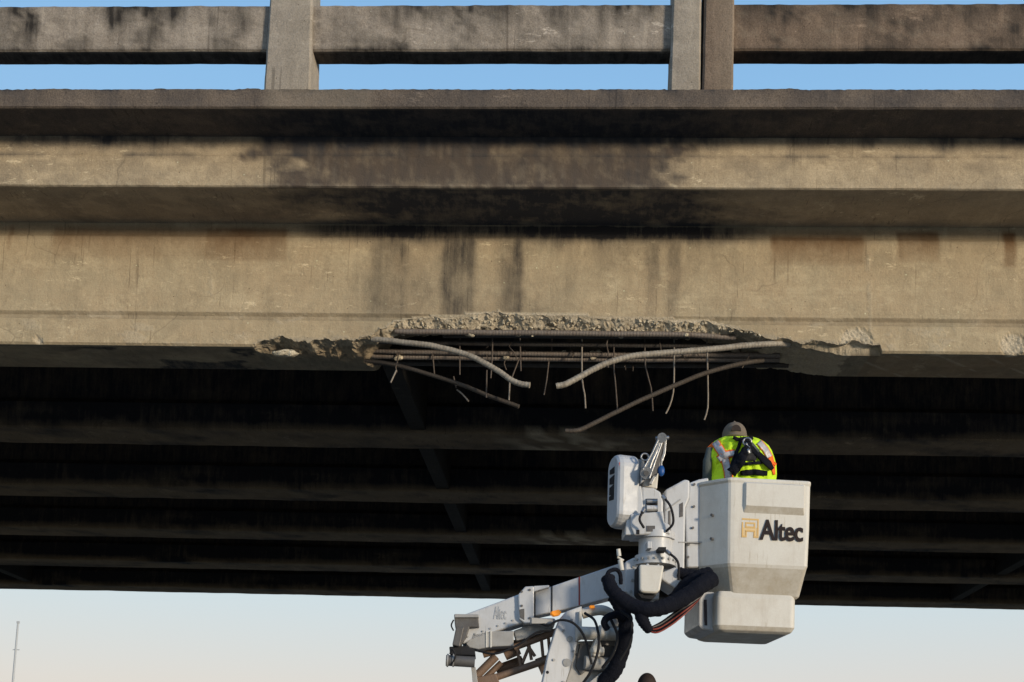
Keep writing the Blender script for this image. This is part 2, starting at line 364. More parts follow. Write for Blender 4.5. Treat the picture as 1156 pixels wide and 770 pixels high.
streaks = [(495, 533, .85, 1.0), (577, 588, .75, 1.0), (562, 580, .35, .6), (415, 448, .38, .7), (444, 456, .3, 1.), (640, 652, .18, .5), (728, 742, .42, .9), (752, 766, .5, 1.0), (820, 830, .18, .5), (300, 306, .12, 1)]
browns = [(52, 318, 264, 291, .55), (225, 318, 262, 293, .8), (868, 975, 266, 292, .8), (1012, 1060, 262, 289, .8), (1133, 1147, 262, 294, 1.0), (0, 5, 262, 283, .7)]
cracks = [(232, 290, 345), (977, 285, 395)]
sx = [(GX(a), GX(b), c, d) for a, b, c, d in streaks]
bx_ = [(GX(a), GX(b), PG(578, d)[1], PG(578, c)[1], e) for a, b, c, d, e in browns]
zt, zb2 = PG(578, 262)[1], PG(578, 352)[1]
def girder_stain_shade(p):
    x, y, z = p; r = g = b = 0
    t = y - YG
    if t < .06 and z < Z_SOF + .01:
        w = .02 * fn(z*3, x*1.2, 0, 4)
        k = (zt - z) / (zt - zb2)                               # 0 at top of the web, 1 at the flange
        for a, c, s, ln in sx:
            e = s * band(x + w, a, c, .03) * (1 - .45 * sm(0, ln, k)) * (1 if z > Z_FL else .25)
            r = max(r, e)
        # soot washed down from the deck joint
        top = (1 - sm(-.02, .20 + .16*fn(x*2, 0, 0, 6), k)) * (band(x, GX(345), GX(845), .25) * .85 + .10)
        r = max(r, top)
        r = max(r, (1 - sm(-.22, .02, k)) * (.22 + .6 * band(x, GX(330), GX(840), .3)))
        for a, c, z0, z1, s in bx_:
            g = max(g, s * band(x + w, a, c, .02) * band(z, z0 - .02, z1 + .04, .02) * (.5 + .5 * sm(z0, z1, z)))
        r += max(0, fn(x*1.6, 0, z*1.2, 12) + .15) * .42 * band(x, GX(400), GX(790), .4)
        # crease over the flange: highlight line painted above, shade painted under
        b += .45 * band(z, Z_FL + .012, Z_FL + .030, .006) * sm(-.2, .3, fn(x*5, 0, 0, 3))
        r += .22 * band(z, Z_FL - .045, Z_FL + .002, .006)
        for px, y0, y1 in cracks:
            xx = GX(px) + .02 * fn(z*6, 0, 0, px) + (.04 * (zt - z))
            b += .35 * band(x, xx - .008, xx + .02, .012) * band(z, PG(578, y1)[1], PG(578, y0)[1], .05) * sm(-.3, .2, fn(x*12, 0, z*9, 1))
        b += .35 * sm(.35, .6, fn(x*3.2, 0, z*9, 21)) * (1 - sm(Z_FL - .02, Z_FL + .03, z))
        for cx, cz, rr in chips:
            b = max(b, 1 - sm(rr*.75, rr, math.hypot(x - cx, (z - cz)*1.1)))
    c = cut_at(x, max(0, t))
    if c is not None and z < max(c, Z_FL) + .035:
        if abs(z - c) < .006 or (t < .02 and abs(z - cutz(x)) < .02):
            core = sm(GX(425), cx_b, x) * (1 - sm(cx_c, cx_d, x))
            if t < .12: b = max(b, .35 + .65 * core); r = 0 if core > .5 else .35
            else: r = .28 + .3*fn(x*5, t*8, 0, 3) - .3*sm(cx_c, cx_d, x); b = .34*sm(cx_c, cx_d, x) + .10; g = .35
        elif t > .02: r = max(r, .5)
    elif t > .06:
        r = .22 + .35 * fn(x*2, y*3, 0, 2); g = .3
        r = max(r, .95 * sm(.05, .3, fn(x*1.1, y*2.2, 0, 31)) * band(x, GX(60), GX(320), .3))
    elif z < Z_BOT + .01 and t > .02: r = .5
    if t > .05 and z < Z_BOT + .02 and x > GX(985):
        ph = (x*2.9 - t*3.1) % 1.0; b = max(b, .4 * (1 - sm(.0, .10, abs(ph - .5))) * sm(-.2, .25, fn(x*2.2, t*4, 0, 14))); g = .6; r *= .5
    
    return r, g, b
# fascia girder: flange slightly proud of the web
gp = [(YG + .035, Z_SOF + .02, .04), (YG + .035, Z_SOF - .09, .025), (YG + .012, Z_SOF - .12, .025), (YG - .006, Z_FL + .010, .02), (YG + .014, Z_FL - .016, .01), (YG + .012, Z_FL - .040, .02), (YG + .0, Z_FL - .052, .02), (YG - .004, Z_BOT + .016, .018), (YG + .012, Z_BOT, .018),
      (YG + GW - .012, Z_BOT, .03), (YG + GW, Z_BOT + .012, .03), (YG + GW, Z_FL - .02, .2), (YG + GW - .1, Z_FL + .03, .3), (YG + GW - .1, Z_SOF + .02, .3)]
g0 = sweep('girder', gp, xs_list(.018, f0=-4.75, f1=4.4), M['girder'], girder_stain_shade, girder_disp, parent=bridge)
g0['label'] = 'edge girder with its bottom flange broken away'

# inner girders behind
def inner_stain_shade(p):
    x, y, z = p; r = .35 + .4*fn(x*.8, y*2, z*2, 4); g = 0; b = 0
    r = max(r, .9 * band(z, Z_FL - .03, Z_FL + .04, .02))  # dark occlusion line painted into the flange crease
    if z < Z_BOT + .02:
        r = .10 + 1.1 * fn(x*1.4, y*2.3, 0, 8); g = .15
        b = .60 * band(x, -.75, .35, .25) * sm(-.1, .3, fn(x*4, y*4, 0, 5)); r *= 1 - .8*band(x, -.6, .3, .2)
    elif z > Z_FL: r = .92 - .5*band(x, -.8, .3, .2)*sm(.0, .3, fn(x*4, y*3, z*4, 6)); g = .3  # webs and flange faces painted darker than the soffits, as shade
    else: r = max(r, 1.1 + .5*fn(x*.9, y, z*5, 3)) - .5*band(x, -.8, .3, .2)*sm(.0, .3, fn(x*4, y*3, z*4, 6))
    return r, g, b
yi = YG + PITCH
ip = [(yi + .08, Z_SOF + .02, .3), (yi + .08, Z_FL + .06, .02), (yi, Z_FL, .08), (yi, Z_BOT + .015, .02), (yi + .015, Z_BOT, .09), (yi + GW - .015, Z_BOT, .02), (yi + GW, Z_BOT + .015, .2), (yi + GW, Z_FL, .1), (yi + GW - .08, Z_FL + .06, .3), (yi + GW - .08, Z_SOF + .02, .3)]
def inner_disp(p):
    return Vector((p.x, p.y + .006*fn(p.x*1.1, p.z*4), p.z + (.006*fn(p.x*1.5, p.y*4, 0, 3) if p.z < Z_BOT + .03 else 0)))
g1 = sweep('girder', ip, xs_list(.08, f0=-9.5, f1=8), M['inner'], inner_stain_shade, inner_disp, parent=bridge)
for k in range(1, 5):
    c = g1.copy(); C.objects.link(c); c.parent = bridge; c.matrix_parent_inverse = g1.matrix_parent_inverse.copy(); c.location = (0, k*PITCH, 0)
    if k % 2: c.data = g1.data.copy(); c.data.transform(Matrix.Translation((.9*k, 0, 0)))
YB = YG + 5*PITCH + GW          # rear face of the last girder
# diaphragms between girders
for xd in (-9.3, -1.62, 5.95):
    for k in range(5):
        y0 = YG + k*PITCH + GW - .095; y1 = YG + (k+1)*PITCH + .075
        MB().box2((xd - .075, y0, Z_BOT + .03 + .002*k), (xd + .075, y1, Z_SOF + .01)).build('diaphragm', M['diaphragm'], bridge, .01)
# deck slab
def slab_stain_shade(p):
    x, y, z = p; r = g = b = 0
    X = lambda px: XL(px, YS, 190)
    if y < YS + .03:
        zone = band(x + .40*fn(z*6, x*3, 0, 3), X(308), X(765), .22) * (.78 + .3*fn(x*3, 0, z*4, 17))
        g = 1.3 * zone
        up = sm(z_joint - .02, z_joint + .12, z)
        r = .60 * zone * sm(-.3, .4, fn(x*16, 0, z*1.6, 2)) * (.6 + .6*up) + (.35 + .5*band(x, X(300), X(800), .3)) * sm(Z_LB - .08, Z_LB - .01, z + .08*fn(x*3, 0, 0, 9)) + .35*sm(.05,.4,fn(x*.7,0,0,19))*up + .35*up*sm(-.1, .4, fn(x*3, 0, z*2, 5))  # streaks, plus contact shade painted along the top under the ledge
        r += .25 * sm(0, .4, fn(x*1.6, 0, z*2.5, 11))
        r += .5 * band(z, z_joint - .004, z_joint + .008, .006) * sm(-.4, .2, fn(x*2, 0, 0, 7))
        b = .30 * band(z, Z_SOF - .01, Z_SOF + .018, .008) * (1 - .4*zone) * sm(-.2, .3, fn(x*8, 0, 0, 1)) + .10*zone*sm(.2, .5, fn(x*24, 0, z*6, 3))
    else:
        zone = band(x + .5*fn(y*3, x*1.5, 0, 3), X(350), X(820), .5)
        r = .10 + .88 * zone + .30*fn(x*1.2, y*2, 0, 6); r -= .3*sm(.1, .5, fn(x*3, y*5, 0, 16)); g = .22
    return r, g, b
z_joint = zc(177, YS)
Y_FS = YB + .58                # far face of the slab
sp_ = [(YS + .002, Z_LB, .03), (YS, z_joint + .004, .03), (YS - .006, z_joint - .004, .025), (YS - .006, Z_SOF + .008, .008), (YS + .006, Z_SOF, .03), (YG + .6, Z_SOF, 1.5), (Y_FS, Z_SOF, .2), (Y_FS, Z_LB, 1.5)]
slab = sweep('deck_slab', sp_, xs_list(.03, f0=-4.7, f1=4.2), M['slab'], slab_stain_shade, lambda p: Vector((p.x, p.y + .004*fn(p.x*1.5, p.z*3, 0), p.z)), parent=bridge)
# ledge
def ledge_stain(p):
    x, y, z = p; X = lambda px: XL(px, YL, 110)
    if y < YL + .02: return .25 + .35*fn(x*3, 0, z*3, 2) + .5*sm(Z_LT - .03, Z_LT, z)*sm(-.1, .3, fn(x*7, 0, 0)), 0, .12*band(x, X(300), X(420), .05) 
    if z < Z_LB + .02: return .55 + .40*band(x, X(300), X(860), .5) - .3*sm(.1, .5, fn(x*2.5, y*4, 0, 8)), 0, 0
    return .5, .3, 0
def ledge_disp(p):
    if p.z > Z_LT - .012: return Vector((p.x, p.y, p.z + .004*fn(p.x*3) + max(0, fn(p.x*5, p.y*9, 0, 5) - .25)*.015 + .004*fn(p.x*25)))
    return Vector((p.x, p.y + .003*fn(p.x*4, p.z*8), p.z + (.003*fn(p.x*3, 2) if p.z < Z_LB + .01 else 0)))
def mirror(prof): return [(YS + Y_FS - q[0], q[1], .5) for q in prof]
lp = [(YL, Z_LT, .02), (YL, Z_LB + .010, .01), (YL + .012, Z_LB, .03), (YS + .35, Z_LB, .5), (YS + .35, Z_LT, .04)]
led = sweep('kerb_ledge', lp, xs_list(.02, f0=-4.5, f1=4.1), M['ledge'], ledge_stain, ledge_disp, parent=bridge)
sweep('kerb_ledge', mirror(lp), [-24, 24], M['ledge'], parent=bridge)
MB().box2((-24, YS + .354, Z_LB + .003), (24, Y_FS - .354, Z_LB + .12)).build('road_surface', M['dkgrey'], bridge)
# railing: posts and beams
def rail_stain(p):
    x, y, z = p
    if y < YR + .02: return .75*sm(Z_RT - .24, Z_RT + .02, z + .16*fn(x*5, 0, 0, 2))*sm(-.35, .35, fn(x*3, 0, z*2, 8)) + .45*sm(0, .35, fn(x*2.2, 0, z*3, 33)) + .28*sm(-.1, .5, fn(x*9, 0, z*1.5, 4)) + .3*band(z, Z_RB, Z_RB + .02, .01), .1, .08*sm(.3, .5, fn(x*14, 0, z*14, 7))
    return .8, .2, 0
def rail(x0, x1, mat):
    n = max(2, int((x1 - x0) / .04)); xs = [x0 + (x1 - x0)*i/n for i in range(n + 1)]
    pr = [(YR, Z_RT - .012, .03), (YR, Z_RB + .012, .012), (YR + .012, Z_RB, .03), (YR + .175, Z_RB, .2), (YR + .18, Z_RT, .03), (YR + .012, Z_RT, .012)]
    return sweep('railing_beam', pr, xs, mat, rail_stain, lambda p: Vector((p.x, p.y + .003*fn(p.x*2, p.z*3, 0, x0), p.z + .003*fn(p.x*2.3, 0, 0, x0) + (.004*fn(p.x*13) if p.z > Z_RT - .02 else 0))), parent=bridge)
YP = 9.07
def post(xa, xb, seed, taper=.02):
    za = Z_LT - .01; z1 = Z_RT + .30; rings = []
    n = 30
    for i in range(n + 1):
        z = za + (z1 - za)*i/n; k = taper * i/n; c = .014
        d = lambda s: .003*fn(z*4, s, seed)
        rings.append([Vector(q) for q in ((xa + k + c + d(1), YP + k, z), (xb - k - c + d(2), YP + k, z), (xb - k + d(2), YP + k + c, z), (xb - k + d(3), YP + .30, z), (xa + k + d(4), YP + .30, z), (xa + k + d(1), YP + k + c, z))])
    m = MB(); m.rings(rings, True, False)
    o = m.build('railing_post', M['post'] if seed != 3 else M['rail_b'], bridge)
    a = o.data.color_attributes.new('stain_shade', 'FLOAT_COLOR', 'POINT')
    for i, v in enumerate(o.data.vertices):
        a.data[i].color = (max(0, .35*fn(v.co.x*5, v.co.z*2, seed)), 0, .15*(v.co.x > xb - .08 and v.co.z < z1), 1)  # random stains; right edge painted paler as the sunlit side
    return o
PX = lambda px: at(px, 99, YP).x
p1a, p1b, p2a, p2m, p2b = PX(297.5), PX(350.5), PX(756), PX(790.8), PX(828)
post(p1a, p1b, 1); post(p2a, p2m, 2, .008); post(p2m + .012, p2b, 3, .006)
sp = p2a - p1b
rail(p1a - sp, p1a + .02, M['rail']); rail(p1b - .02, p2a + .02, M['rail']); rail(p2b - .01, p2b + sp, M['rail_b'])
post(p1a - sp - .31, p1a - sp, 5); post(p2b + sp, p2b + sp + .31, 6)
for i in range(7):                  # far parapet
    x0 = -12 + i*3.4
    MB().box2((x0, Y_FS + .05, Z_LT - .01), (x0 + .31, Y_FS + .33, Z_RT + .3)).build('railing_post', M['post'], bridge, .012)
MB().box2((-12, Y_FS + .12, Z_RB), (9, Y_FS + .28, Z_RT)).build('railing_beam', M['rail'], bridge, .012)

# piers that carry the span, out of frame on both sides
for xp in (-13.5, 13.5):
    MB().box2((xp - .5, 9.9, Z_BOT - .85), (xp + .5, YB + .1, Z_BOT - .004)).build('pier_cap', M['girder'], bridge, .03)
    for yp in (11, 16.3, 21):
        MB().cyl((xp, yp, -.1), (xp, yp, Z_BOT - .84), .4, 32).build('pier_column', M['girder'], bridge)

# ------------------------------------------------------------------ exposed reinforcement
def bar(pts, r, mat, name='reinforcing_bar', ribs=.024, n=5, label=None, seg=10):
    P = [at(a, b, c) for a, b, c in pts]
    P = spline(P, n) if len(P) > 2 else P
    if ribs and len(P) > 2:
        P = [p + Vector((0, .005*fn(p.x*2.5, 1, r*99), .005*fn(p.x*2.5, r*99, 4))) for p in P]
    m = MB(); m.tube(P, r, seg, True, ribs)
    return m.build(name, M[mat], bridge, label=label)
bar([(446, 374, 10.05), (520, 375, 10.05), (600, 376, 10.05), (700, 377, 10.06), (780, 378, 10.07), (830, 381, 10.1)], .0215, 'rebar', label='thick ribbed bar lying along the broken concrete edge')
bar([(500, 379.5, 10.12), (700, 380.5, 10.12), (820, 381, 10.12)], .014, 'rebar_dark')
bar([(425, 386, 10.2), (640, 389, 10.2), (860, 391, 10.2)], .018, 'rebar_dark')
bar([(420, 396, 10.3), (640, 400, 10.3), (880, 401, 10.3)], .020, 'rebar')
bar([(420, 402, 10.34), (640, 405.5, 10.34), (880, 406, 10.34)], .020, 'rebar')
bar([(415, 409, 10.45), (640, 412, 10.45), (890, 412, 10.45)], .021, 'rebar_dark')
bar([(420, 394, 10.5), (640, 397, 10.5), (880, 398, 10.5)], .016, 'rebar_dark')
bar([(420, 383, 10.04), (448, 385.5, 10.0), (480, 389, 9.96), (510, 395.5, 9.94), (535, 403.5, 9.92), (560, 417, 9.90), (577, 429, 9.88), (588, 433.5, 9.87), (598, 435, 9.86)], .021, 'rebar_light', label='pale bent bar curling down to the right')
bar([(892, 388, 10.08), (860, 389, 10.0), (820, 392, 9.96), (780, 396, 9.93), (745, 399, 9.92), (715, 402, 9.9), (690, 408, 9.88), (668, 418, 9.87), (650, 428, 9.86), (638, 434, 9.85), (628, 436, 9.85)], .022, 'rebar_light', label='pale bent bar curling down to the left')
bar([(412, 407, 10.25), (440, 411, 10.22), (480, 421, 10.18), (520, 434.5, 10.15), (560, 450, 10.12), (586, 459, 10.1)], .016, 'rebar_mid', label='rusty straight bar drooping to the right')
bar([(862, 407, 10.25), (835, 411, 10.2), (800, 420, 10.16), (765, 434, 10.12), (725, 451, 10.08), (690, 468, 10.05), (662, 482, 10.02), (650, 486, 10.0), (638, 486.5, 10)], .0175, 'rebar_mid', label='rusty bar drooping to the left')
W = [([(448, 394, 10.3), (448.5, 412, 10.3)], 'wire'), ([(447.5, 418, 9.98), (441, 432, 9.96)], 'wire_l'), ([(488, 396, 10.3), (490.5, 424, 10.3)], 'wire'),
     ([(519, 382, 10.2), (519, 423, 10.25)], 'wire'), ([(556, 380, 10.15), (555.5, 405, 10.2), (554, 427, 10.2)], 'wire'), ([(549.5, 418, 10.05), (549, 449, 10.05)], 'wire'),
     ([(587, 382, 10.2), (588, 419, 10.2)], 'wire'), ([(575.5, 430, 10.02), (574.5, 452, 10.02)], 'wire_l'), ([(619.5, 408, 10.3), (617, 430, 10.3), (614, 446, 10.3)], 'wire'),
     ([(623, 381, 10.2), (623, 398, 10.3)], 'wire'), ([(657, 382, 10.2), (657, 427, 10.2), (660, 445, 10.2), (661, 461, 10.2)], 'wire_l'),
     ([(693, 380, 10.2), (693, 415, 10.2), (694.5, 430, 10.2), (697, 462, 10.2)], 'wire'), ([(728, 382, 10.2), (728.5, 413, 10.2), (735, 438, 10.2), (737, 464, 10.2)], 'wire'),
     ([(761, 382, 10.2), (761, 420, 10.2), (760, 443, 10.2), (756, 458, 10.2), (751.5, 467, 10.2)], 'wire_l'), ([(798, 384, 10.2), (799, 430, 10.2), (799, 460, 10.2), (795, 474, 10.2)], 'wire_l'),
     ([(516, 440, 10.2), (522, 445, 10.18), (529, 453, 10.15)], 'wire_l'), ([(512, 425, 10.2), (515, 438, 10.2)], 'wire'), ([(586, 405, 10.3), (578, 426, 10.3)], 'wire')]
for pts, mt in W:
    P = [(a, b, c) for a, b, c in pts]
    bar(P, .0066 if mt == 'wire_l' else .006, mt, 'stirrup_wire', 0, 2, seg=8)
random.seed(5)
for i in range(16):
    a_ = random.uniform(450, 860); y0_ = random.uniform(380, 400); Y_ = random.uniform(10.12, 10.45); P_ = [(a_, y0_, Y_)]
    for k_ in range(3): a_ += random.uniform(-4, 4); y0_ += random.uniform(4, 9); P_.append((a_, y0_, Y_ + random.uniform(-.03, .03)))
    bar(P_, random.uniform(.004, .0065), 'wire', 'stirrup_wire', 0, 2, seg=6)
for i in range(14):
    a_ = random.uniform(450, 850); yy_ = random.choice([398, 404, 378]); q = at(a_, yy_, 10.06 if yy_ == 378 else 10.31)
    m = MB(); m.ball(q, random.uniform(.011, .024), 1.5, 1, .8, 10, 7)
    for v in m.v: v += Vector((.3, .3, .3)) * .05 * fn(v.x*30, v.y*30, v.z*30)
    m.build('clinging_concrete', M['fresh'], bridge)
# loose pale piece stuck under the flange
m = MB(); q = at(322, 399, 10.06)
m.ball(q, .085, 1.25, .55, .30, 26, 14)
for v in m.v: v += Vector((.3, .3, .3)) * .055 * fn(v.x*18, v.y*18, v.z*18)
m.build('concrete_fragment', M['fresh'], bridge, label='pale lump of broken concrete under the girder')
# crumbs hanging on the broken edge
m = MB()
for i in range(260):
    px = random.uniform(438, 860) if i < 350 else random.choice([random.uniform(300, 432), random.uniform(810, 990)])
    x = GX(px); t = random.uniform(0, .10) if 445 < px < 810 else random.uniform(0, .03); c = cut_at(x, t)
    if c is None: continue
    r = random.uniform(.004, .013) * (1 if i < 350 else .6)
    rot = Euler((random.random()*6, random.random()*6, 0)).to_matrix()
    m.box((x, YG + t, c - r*.25), (r*2, r*1.5, r*1.1), rot)
m.build('crumbled_aggregate', M['fresh'], bridge)['kind'] = 'stuff'

# ------------------------------------------------------------------ bucket truck
TB = at(640, 700, 9.2); truck = thing('bucket_truck', 'white bucket truck with its folding boom raised under the overpass', 'truck', (TB.x, 10.6, 0))
# bucket -----------------------------------------------------------
BK = Plane(822, 539, 8.3, 8)
W_ = BK.uw(916, 541)[0]
def rrect(u0, u1, v0, v1, r, w, n=6, rs=None, cut=1.0):
    out = []; rr = rs or (r, r, r, r)
    for (cx, cy, a0, q) in ((u0, v0, 180, rr[0]), (u1, v0, 270, rr[1]), (u1, v1, 0, rr[2]), (u0, v1, 90, rr[3])):
        x = cx + (q if cx == u0 else -q); y = cy + (q if cy == v0 else -q)
        if rs and cx == u0 and cy == v0:       # long slanting corner toward the covers
            for (du, dv) in ((0, .20), (.004, .165), (.014, .148), (.080, .080), (.150, .010), (.165, .002), (.19, 0)):
                out.append(BK.pt(u0 + du*cut, v0 + dv*cut, w))
            continue
        for i in range(n + 1):
            a = R(a0 + 90*i/n); out.append(BK.pt(x + q*math.cos(a), y + q*math.sin(a), w))
    return out
wch = BK.uw(870, 641)[1]; wb = BK.uw(870, 672)[1]; BD = .60
rs = (.085, .028, .05, .05)
m = MB()
UL = -.145
L = [(UL-.005, W_ + .003, -.004, BD - .006, -.016, 1), (UL-.005, W_ + .003, -.004, BD - .006, 0.002, 1), (UL, W_, .0, BD - .01, -.03, 1), (UL+.002, W_ - .002, .002, BD - .01, -.30, 1), (UL+.006, W_ - .008, .006, BD - .01, wch + .02, 1), (UL+.01, W_ - .014, .012, BD - .02, wch, 1),
     (UL+.05, W_ - .035, .085, BD - .07, wb + .012, 1), (UL+.065, W_ - .05, .10, BD - .08, wb, .9)]
order = [1, 0, 2, 3, 4, 5, 6, 7]
inner = [rrect(UL+.12, W_ - .16, .16, BD - .14, 0, w, rs=tuple(q*.3 for q in rs)) for w in (-.93, wb + .03)] + [rrect(UL+.085, W_ - .11, .13, BD - .11, 0, wb + .04, rs=tuple(q*.6 for q in rs))] + [rrect(UL+.03, W_ - .03, .03, BD - .04, 0, w, rs=tuple(q*.7 for q in rs)) for w in (wch + .03, -.02)] + [rrect(UL+.022, W_ - .022, .022, BD - .03, 0, .004, rs=tuple(q*.8 for q in rs))]
rg = inner + [rrect(*L[i][:4], 0, L[i][4], rs=tuple(q * L[i][5] for q in rs)) for i in order]
m.rings(rg, True, False)
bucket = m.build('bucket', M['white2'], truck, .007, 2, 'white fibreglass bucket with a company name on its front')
# raised upper panel on the front
u0, w0 = BK.uw(839, 546); u1, w1 = BK.uw(909, 580)
def panel(u0, u1, wt, wbm, dv, inset, name, mat, lowin=None):
    m = MB(); a = [BK.pt(u0, .006, wt), BK.pt(u1, .006, wt), BK.pt(u1, .006, wbm), BK.pt(u0, .006, wbm)]
    b = [BK.pt(u0 + inset, dv, wt - inset), BK.pt(u1 - inset, dv, wt - inset), BK.pt(u1 - inset, dv, wbm + (lowin or inset)), BK.pt(u0 + inset, dv, wbm + (lowin or inset))]
    m.rings([a, b], True, False); return m.build(name, mat, bucket, .008, 3)
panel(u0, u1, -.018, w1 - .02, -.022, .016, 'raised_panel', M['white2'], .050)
# step box under the bucket
u0, wt = BK.uw(812, 668); u1, _ = BK.uw(903, 672); _, wl = BK.uw(850, 712)
uL = u0 - .0
m = MB()
def rr2(u0, u1, v0, v1, r, w): return rrect(u0, u1, v0, v1, r, w)
m.rings([rr2(uL + .01, u1 - .01, .085, .66, .035, wt + .02), rr2(uL, u1, .075, .67, .035, wt - .02), rr2(uL, u1, .075, .67, .035, wl + .04), rr2(uL + .012, u1 - .015, .09, .66, .035, wl + .012), rr2(uL + .04, u1 - .04, .12, .63, .035, wl)], True, False)
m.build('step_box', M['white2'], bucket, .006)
# lettering ----------------------------------------------------------
def text_mesh(body, size, off):
    cu = bpy.data.curves.new('lettering', 'FONT'); cu.body = body; cu.size = size; cu.offset = off; cu.extrude = .0015; cu.space_character = .95
    o = bpy.data.objects.new('lettering_source', cu); C.objects.link(o)
    bpy.context.view_layer.update()
    me = bpy.data.meshes.new_from_object(o.evaluated_get(bpy.context.evaluated_depsgraph_get())); bpy.data.objects.remove(o); return me
def place_text(me, plane, pxa, pxb, pya, pyb, v, mat, name, parent):
    xs = [q.co.x for q in me.vertices]; ys = [q.co.y for q in me.vertices]; x0, x1, y0, y1 = min(xs), max(xs), min(ys), max(ys)
    ua, wa = plane.uw(pxa, pya, v); ub, wb_ = plane.uw(pxb, pyb, v)
    for q in me.vertices:
        u = ua + (q.co.x - x0)/(x1 - x0)*(ub - ua); w = wa + (q.co.y - y0)/(y1 - y0)*(wb_ - wa)
        q.co = plane.pt(u, v - q.co.z, w)
    o = bpy.data.objects.new(name, me); me.materials.clear(); me.materials.append(mat); C.objects.link(o); attach(o, parent); return o
place_text(text_mesh('Altec', .1, .0022), BK, 857.5, 907, 609.5, 588.5, -.004, M['logo_dark'], 'lettering', bucket)
# emblem: nested open square outlines of a block letter A
def emblem():
    m = MB(); ua, wa = BK.uw(837, 606.5, .004); ub, wb_ = BK.uw(856.5, 586, .004)
    def seg(x0, y0, x1, y1):
        h = .018; p = []
        for x, y in ((x0, y0), (x1, y0), (x1, y1), (x0, y1)): p.append(BK.pt(ua + x*(ub - ua), .000, wa + y*(wb_ - wa)))
        m.prism(p, BK.ey * .004)
    m2 = MB()
    def bk(x0, y0, x1, y1): m2.prism([BK.pt(ua + x*(ub - ua), .0022, wa + y*(wb_ - wa)) for x, y in ((x0, y0), (x1, y0), (x1, y1), (x0, y1))], BK.ey * .003)
    bk(0, .34, 1, 1); bk(0, 0, .30, .3395); bk(.70, 0, 1, .3395); m2.build('emblem_ground', M['logo_pale'], bucket)
    t = .085
    for a in ((0, 1 - t, 1, 1), (0, t, t, 1 - t - .12), (1 - t, 0 + t, 1, 1 - t),   # outer stroke
              (0, 0, .30, t), (.70, 0, 1, t), (.22, t, .22 + t, .32), (.70, t, .70 + t, .32), (.22, .30, .785, .30 + t),
              (.20, .50, .80, .50 + t), (.20, .80 - t, .80, .80), (.20, .50 + t, .20 + t, .80 - t), (.80 - t, .50 + t, .80, .80 - t)):
        seg(*a)
    return m.build('emblem', M['logo_tan'], bucket)
emblem()
# side console and cover boxes left of the bucket -------------------------
def pp(pl, pts, v0, v1, name, mat, parent, bevel=.006, label=None):
    m = MB(); m.prism([pl.p(a, b, v0) for a, b in pts], pl.ey * (v1 - v0)); return m.build(name, mat, parent, bevel, 2, label)
SD = Plane(790, 600, 8.45, 8)
cover = pp(SD, [(778, 545), (789, 541), (800, 539), (801, 560), (801, 641), (776, 641), (773, 572), (777, 563)], .0, .42, 'side_cover', M['white'], truck, .010)
cons = pp(SD, [(751, 553), (773, 541), (779, 542), (778.5, 562), (774, 573), (773, 641), (768, 655), (757, 650), (763, 641), (750, 612)], -.02, .40, 'valve_cover', M['white'], truck, .012)
pp(SD, [(766, 611.5), (801, 611.5), (801, 612.7), (766, 612.7)], -.023, .05, 'seam_strip', M['grey'], cover, 0)
pp(SD, [(752, 575), (768, 563), (768.6, 564.4), (752, 576.6)], -.024, 0, 'seam_strip', M['grey'], cons, 0)
pp(SD, [(767, 569), (771, 567), (771, 583), (767, 584)], -.023, 0, 'warning_sticker', M['sticker_k'], cons, 0)
pp(SD, [(754.5, 577), (757, 576), (757, 602), (754.5, 600)], -.024, 0, 'grille', M['dkgrey'], cons, 0)
for a, b, v in ((783.5, 547, -.004), (783.2, 572, -.004), (782, 596, -.004), (777, 615, -.004), (776.5, 629, -.004)):
    q = SD.p(a, b, v); MB().cyl(q, q - SD.ey*.010, .008, 10).build('cover_bolt', M['dkgrey'], cover)
for a, b in ((794.5, 549), (794.5, 560.5)):
    q = SD.p(a, b, -.002); MB().cyl(q, q - SD.ey*.008, .007, 10).build('cover_bolt', M['hole'], cover)
for a, b, v in ((813, 579, .16), (812, 606, .16)):
    q = BK.pt(UL + .066, .082, BK.uw(822, b)[1]); MB().cyl(q + (BK.ex + BK.ey)*.01, q - (BK.ex + BK.ey)*.006, .009, 10).build('bolt', M['dkgrey'], bucket)
q = BK
pp(Plane(785, 690, 8.40, 8), [(794.5, 677), (798, 677), (798.6, 706), (795.5, 706)], -.006, .002, 'black_strap', M['black'], truck, 0)
# left shadowed part of the step box
pp(SD, [(789, 668), (818, 668), (818, 711), (806, 713), (793, 711), (788, 706)], .0, .42, 'step_box_side', M['white'], truck, .012)

# slewing head: column of flanges in front of the boom tip -------------------
CY = 8.42
def vcyl(pxl, pxr, pyt, pyb, Y, name, mat, seg=32, bev=.006, parent=None):
    a = at((pxl + pxr)/2, pyt, Y); b = at((pxl + pxr)/2, pyb, Y); r = (at(pxr, pyt, Y).x - at(pxl, pyt, Y).x)/2
    m = MB(); m.cyl((a.x, Y, a.z), (a.x, Y, b.z), r, seg); return m.build(name, mat, parent or truck, bev)
vcyl(717.5, 762, 602, 609.5, CY, 'flange', M['white']); vcyl(721, 759, 609, 630, CY, 'slewing_column', M['white']); vcyl(716.5, 762, 628.5, 639, CY, 'flange', M['white'])
HD = Plane(735, 600, 8.30, 6)
pp(HD, [(712, 580), (749, 577), (750, 590), (756, 592), (757, 603), (716, 604), (712, 594)], .0, .22, 'head_block', M['white'], truck, .008)
pp(HD, [(730, 593.5), (739.5, 593.5), (739.5, 600), (730, 600)], -.004, .01, 'data_plate', M['sticker_k'], truck, 0)
for a, b, c, d in ((743.5, 617.5, 752, 621.5), (718.5, 598, 722, 603)):
    pp(HD, [(a, b), (c, b), (c, d), (a, d)], -.10 if b > 610 else -.004, .01, 'slot', M['hole'], truck, 0)
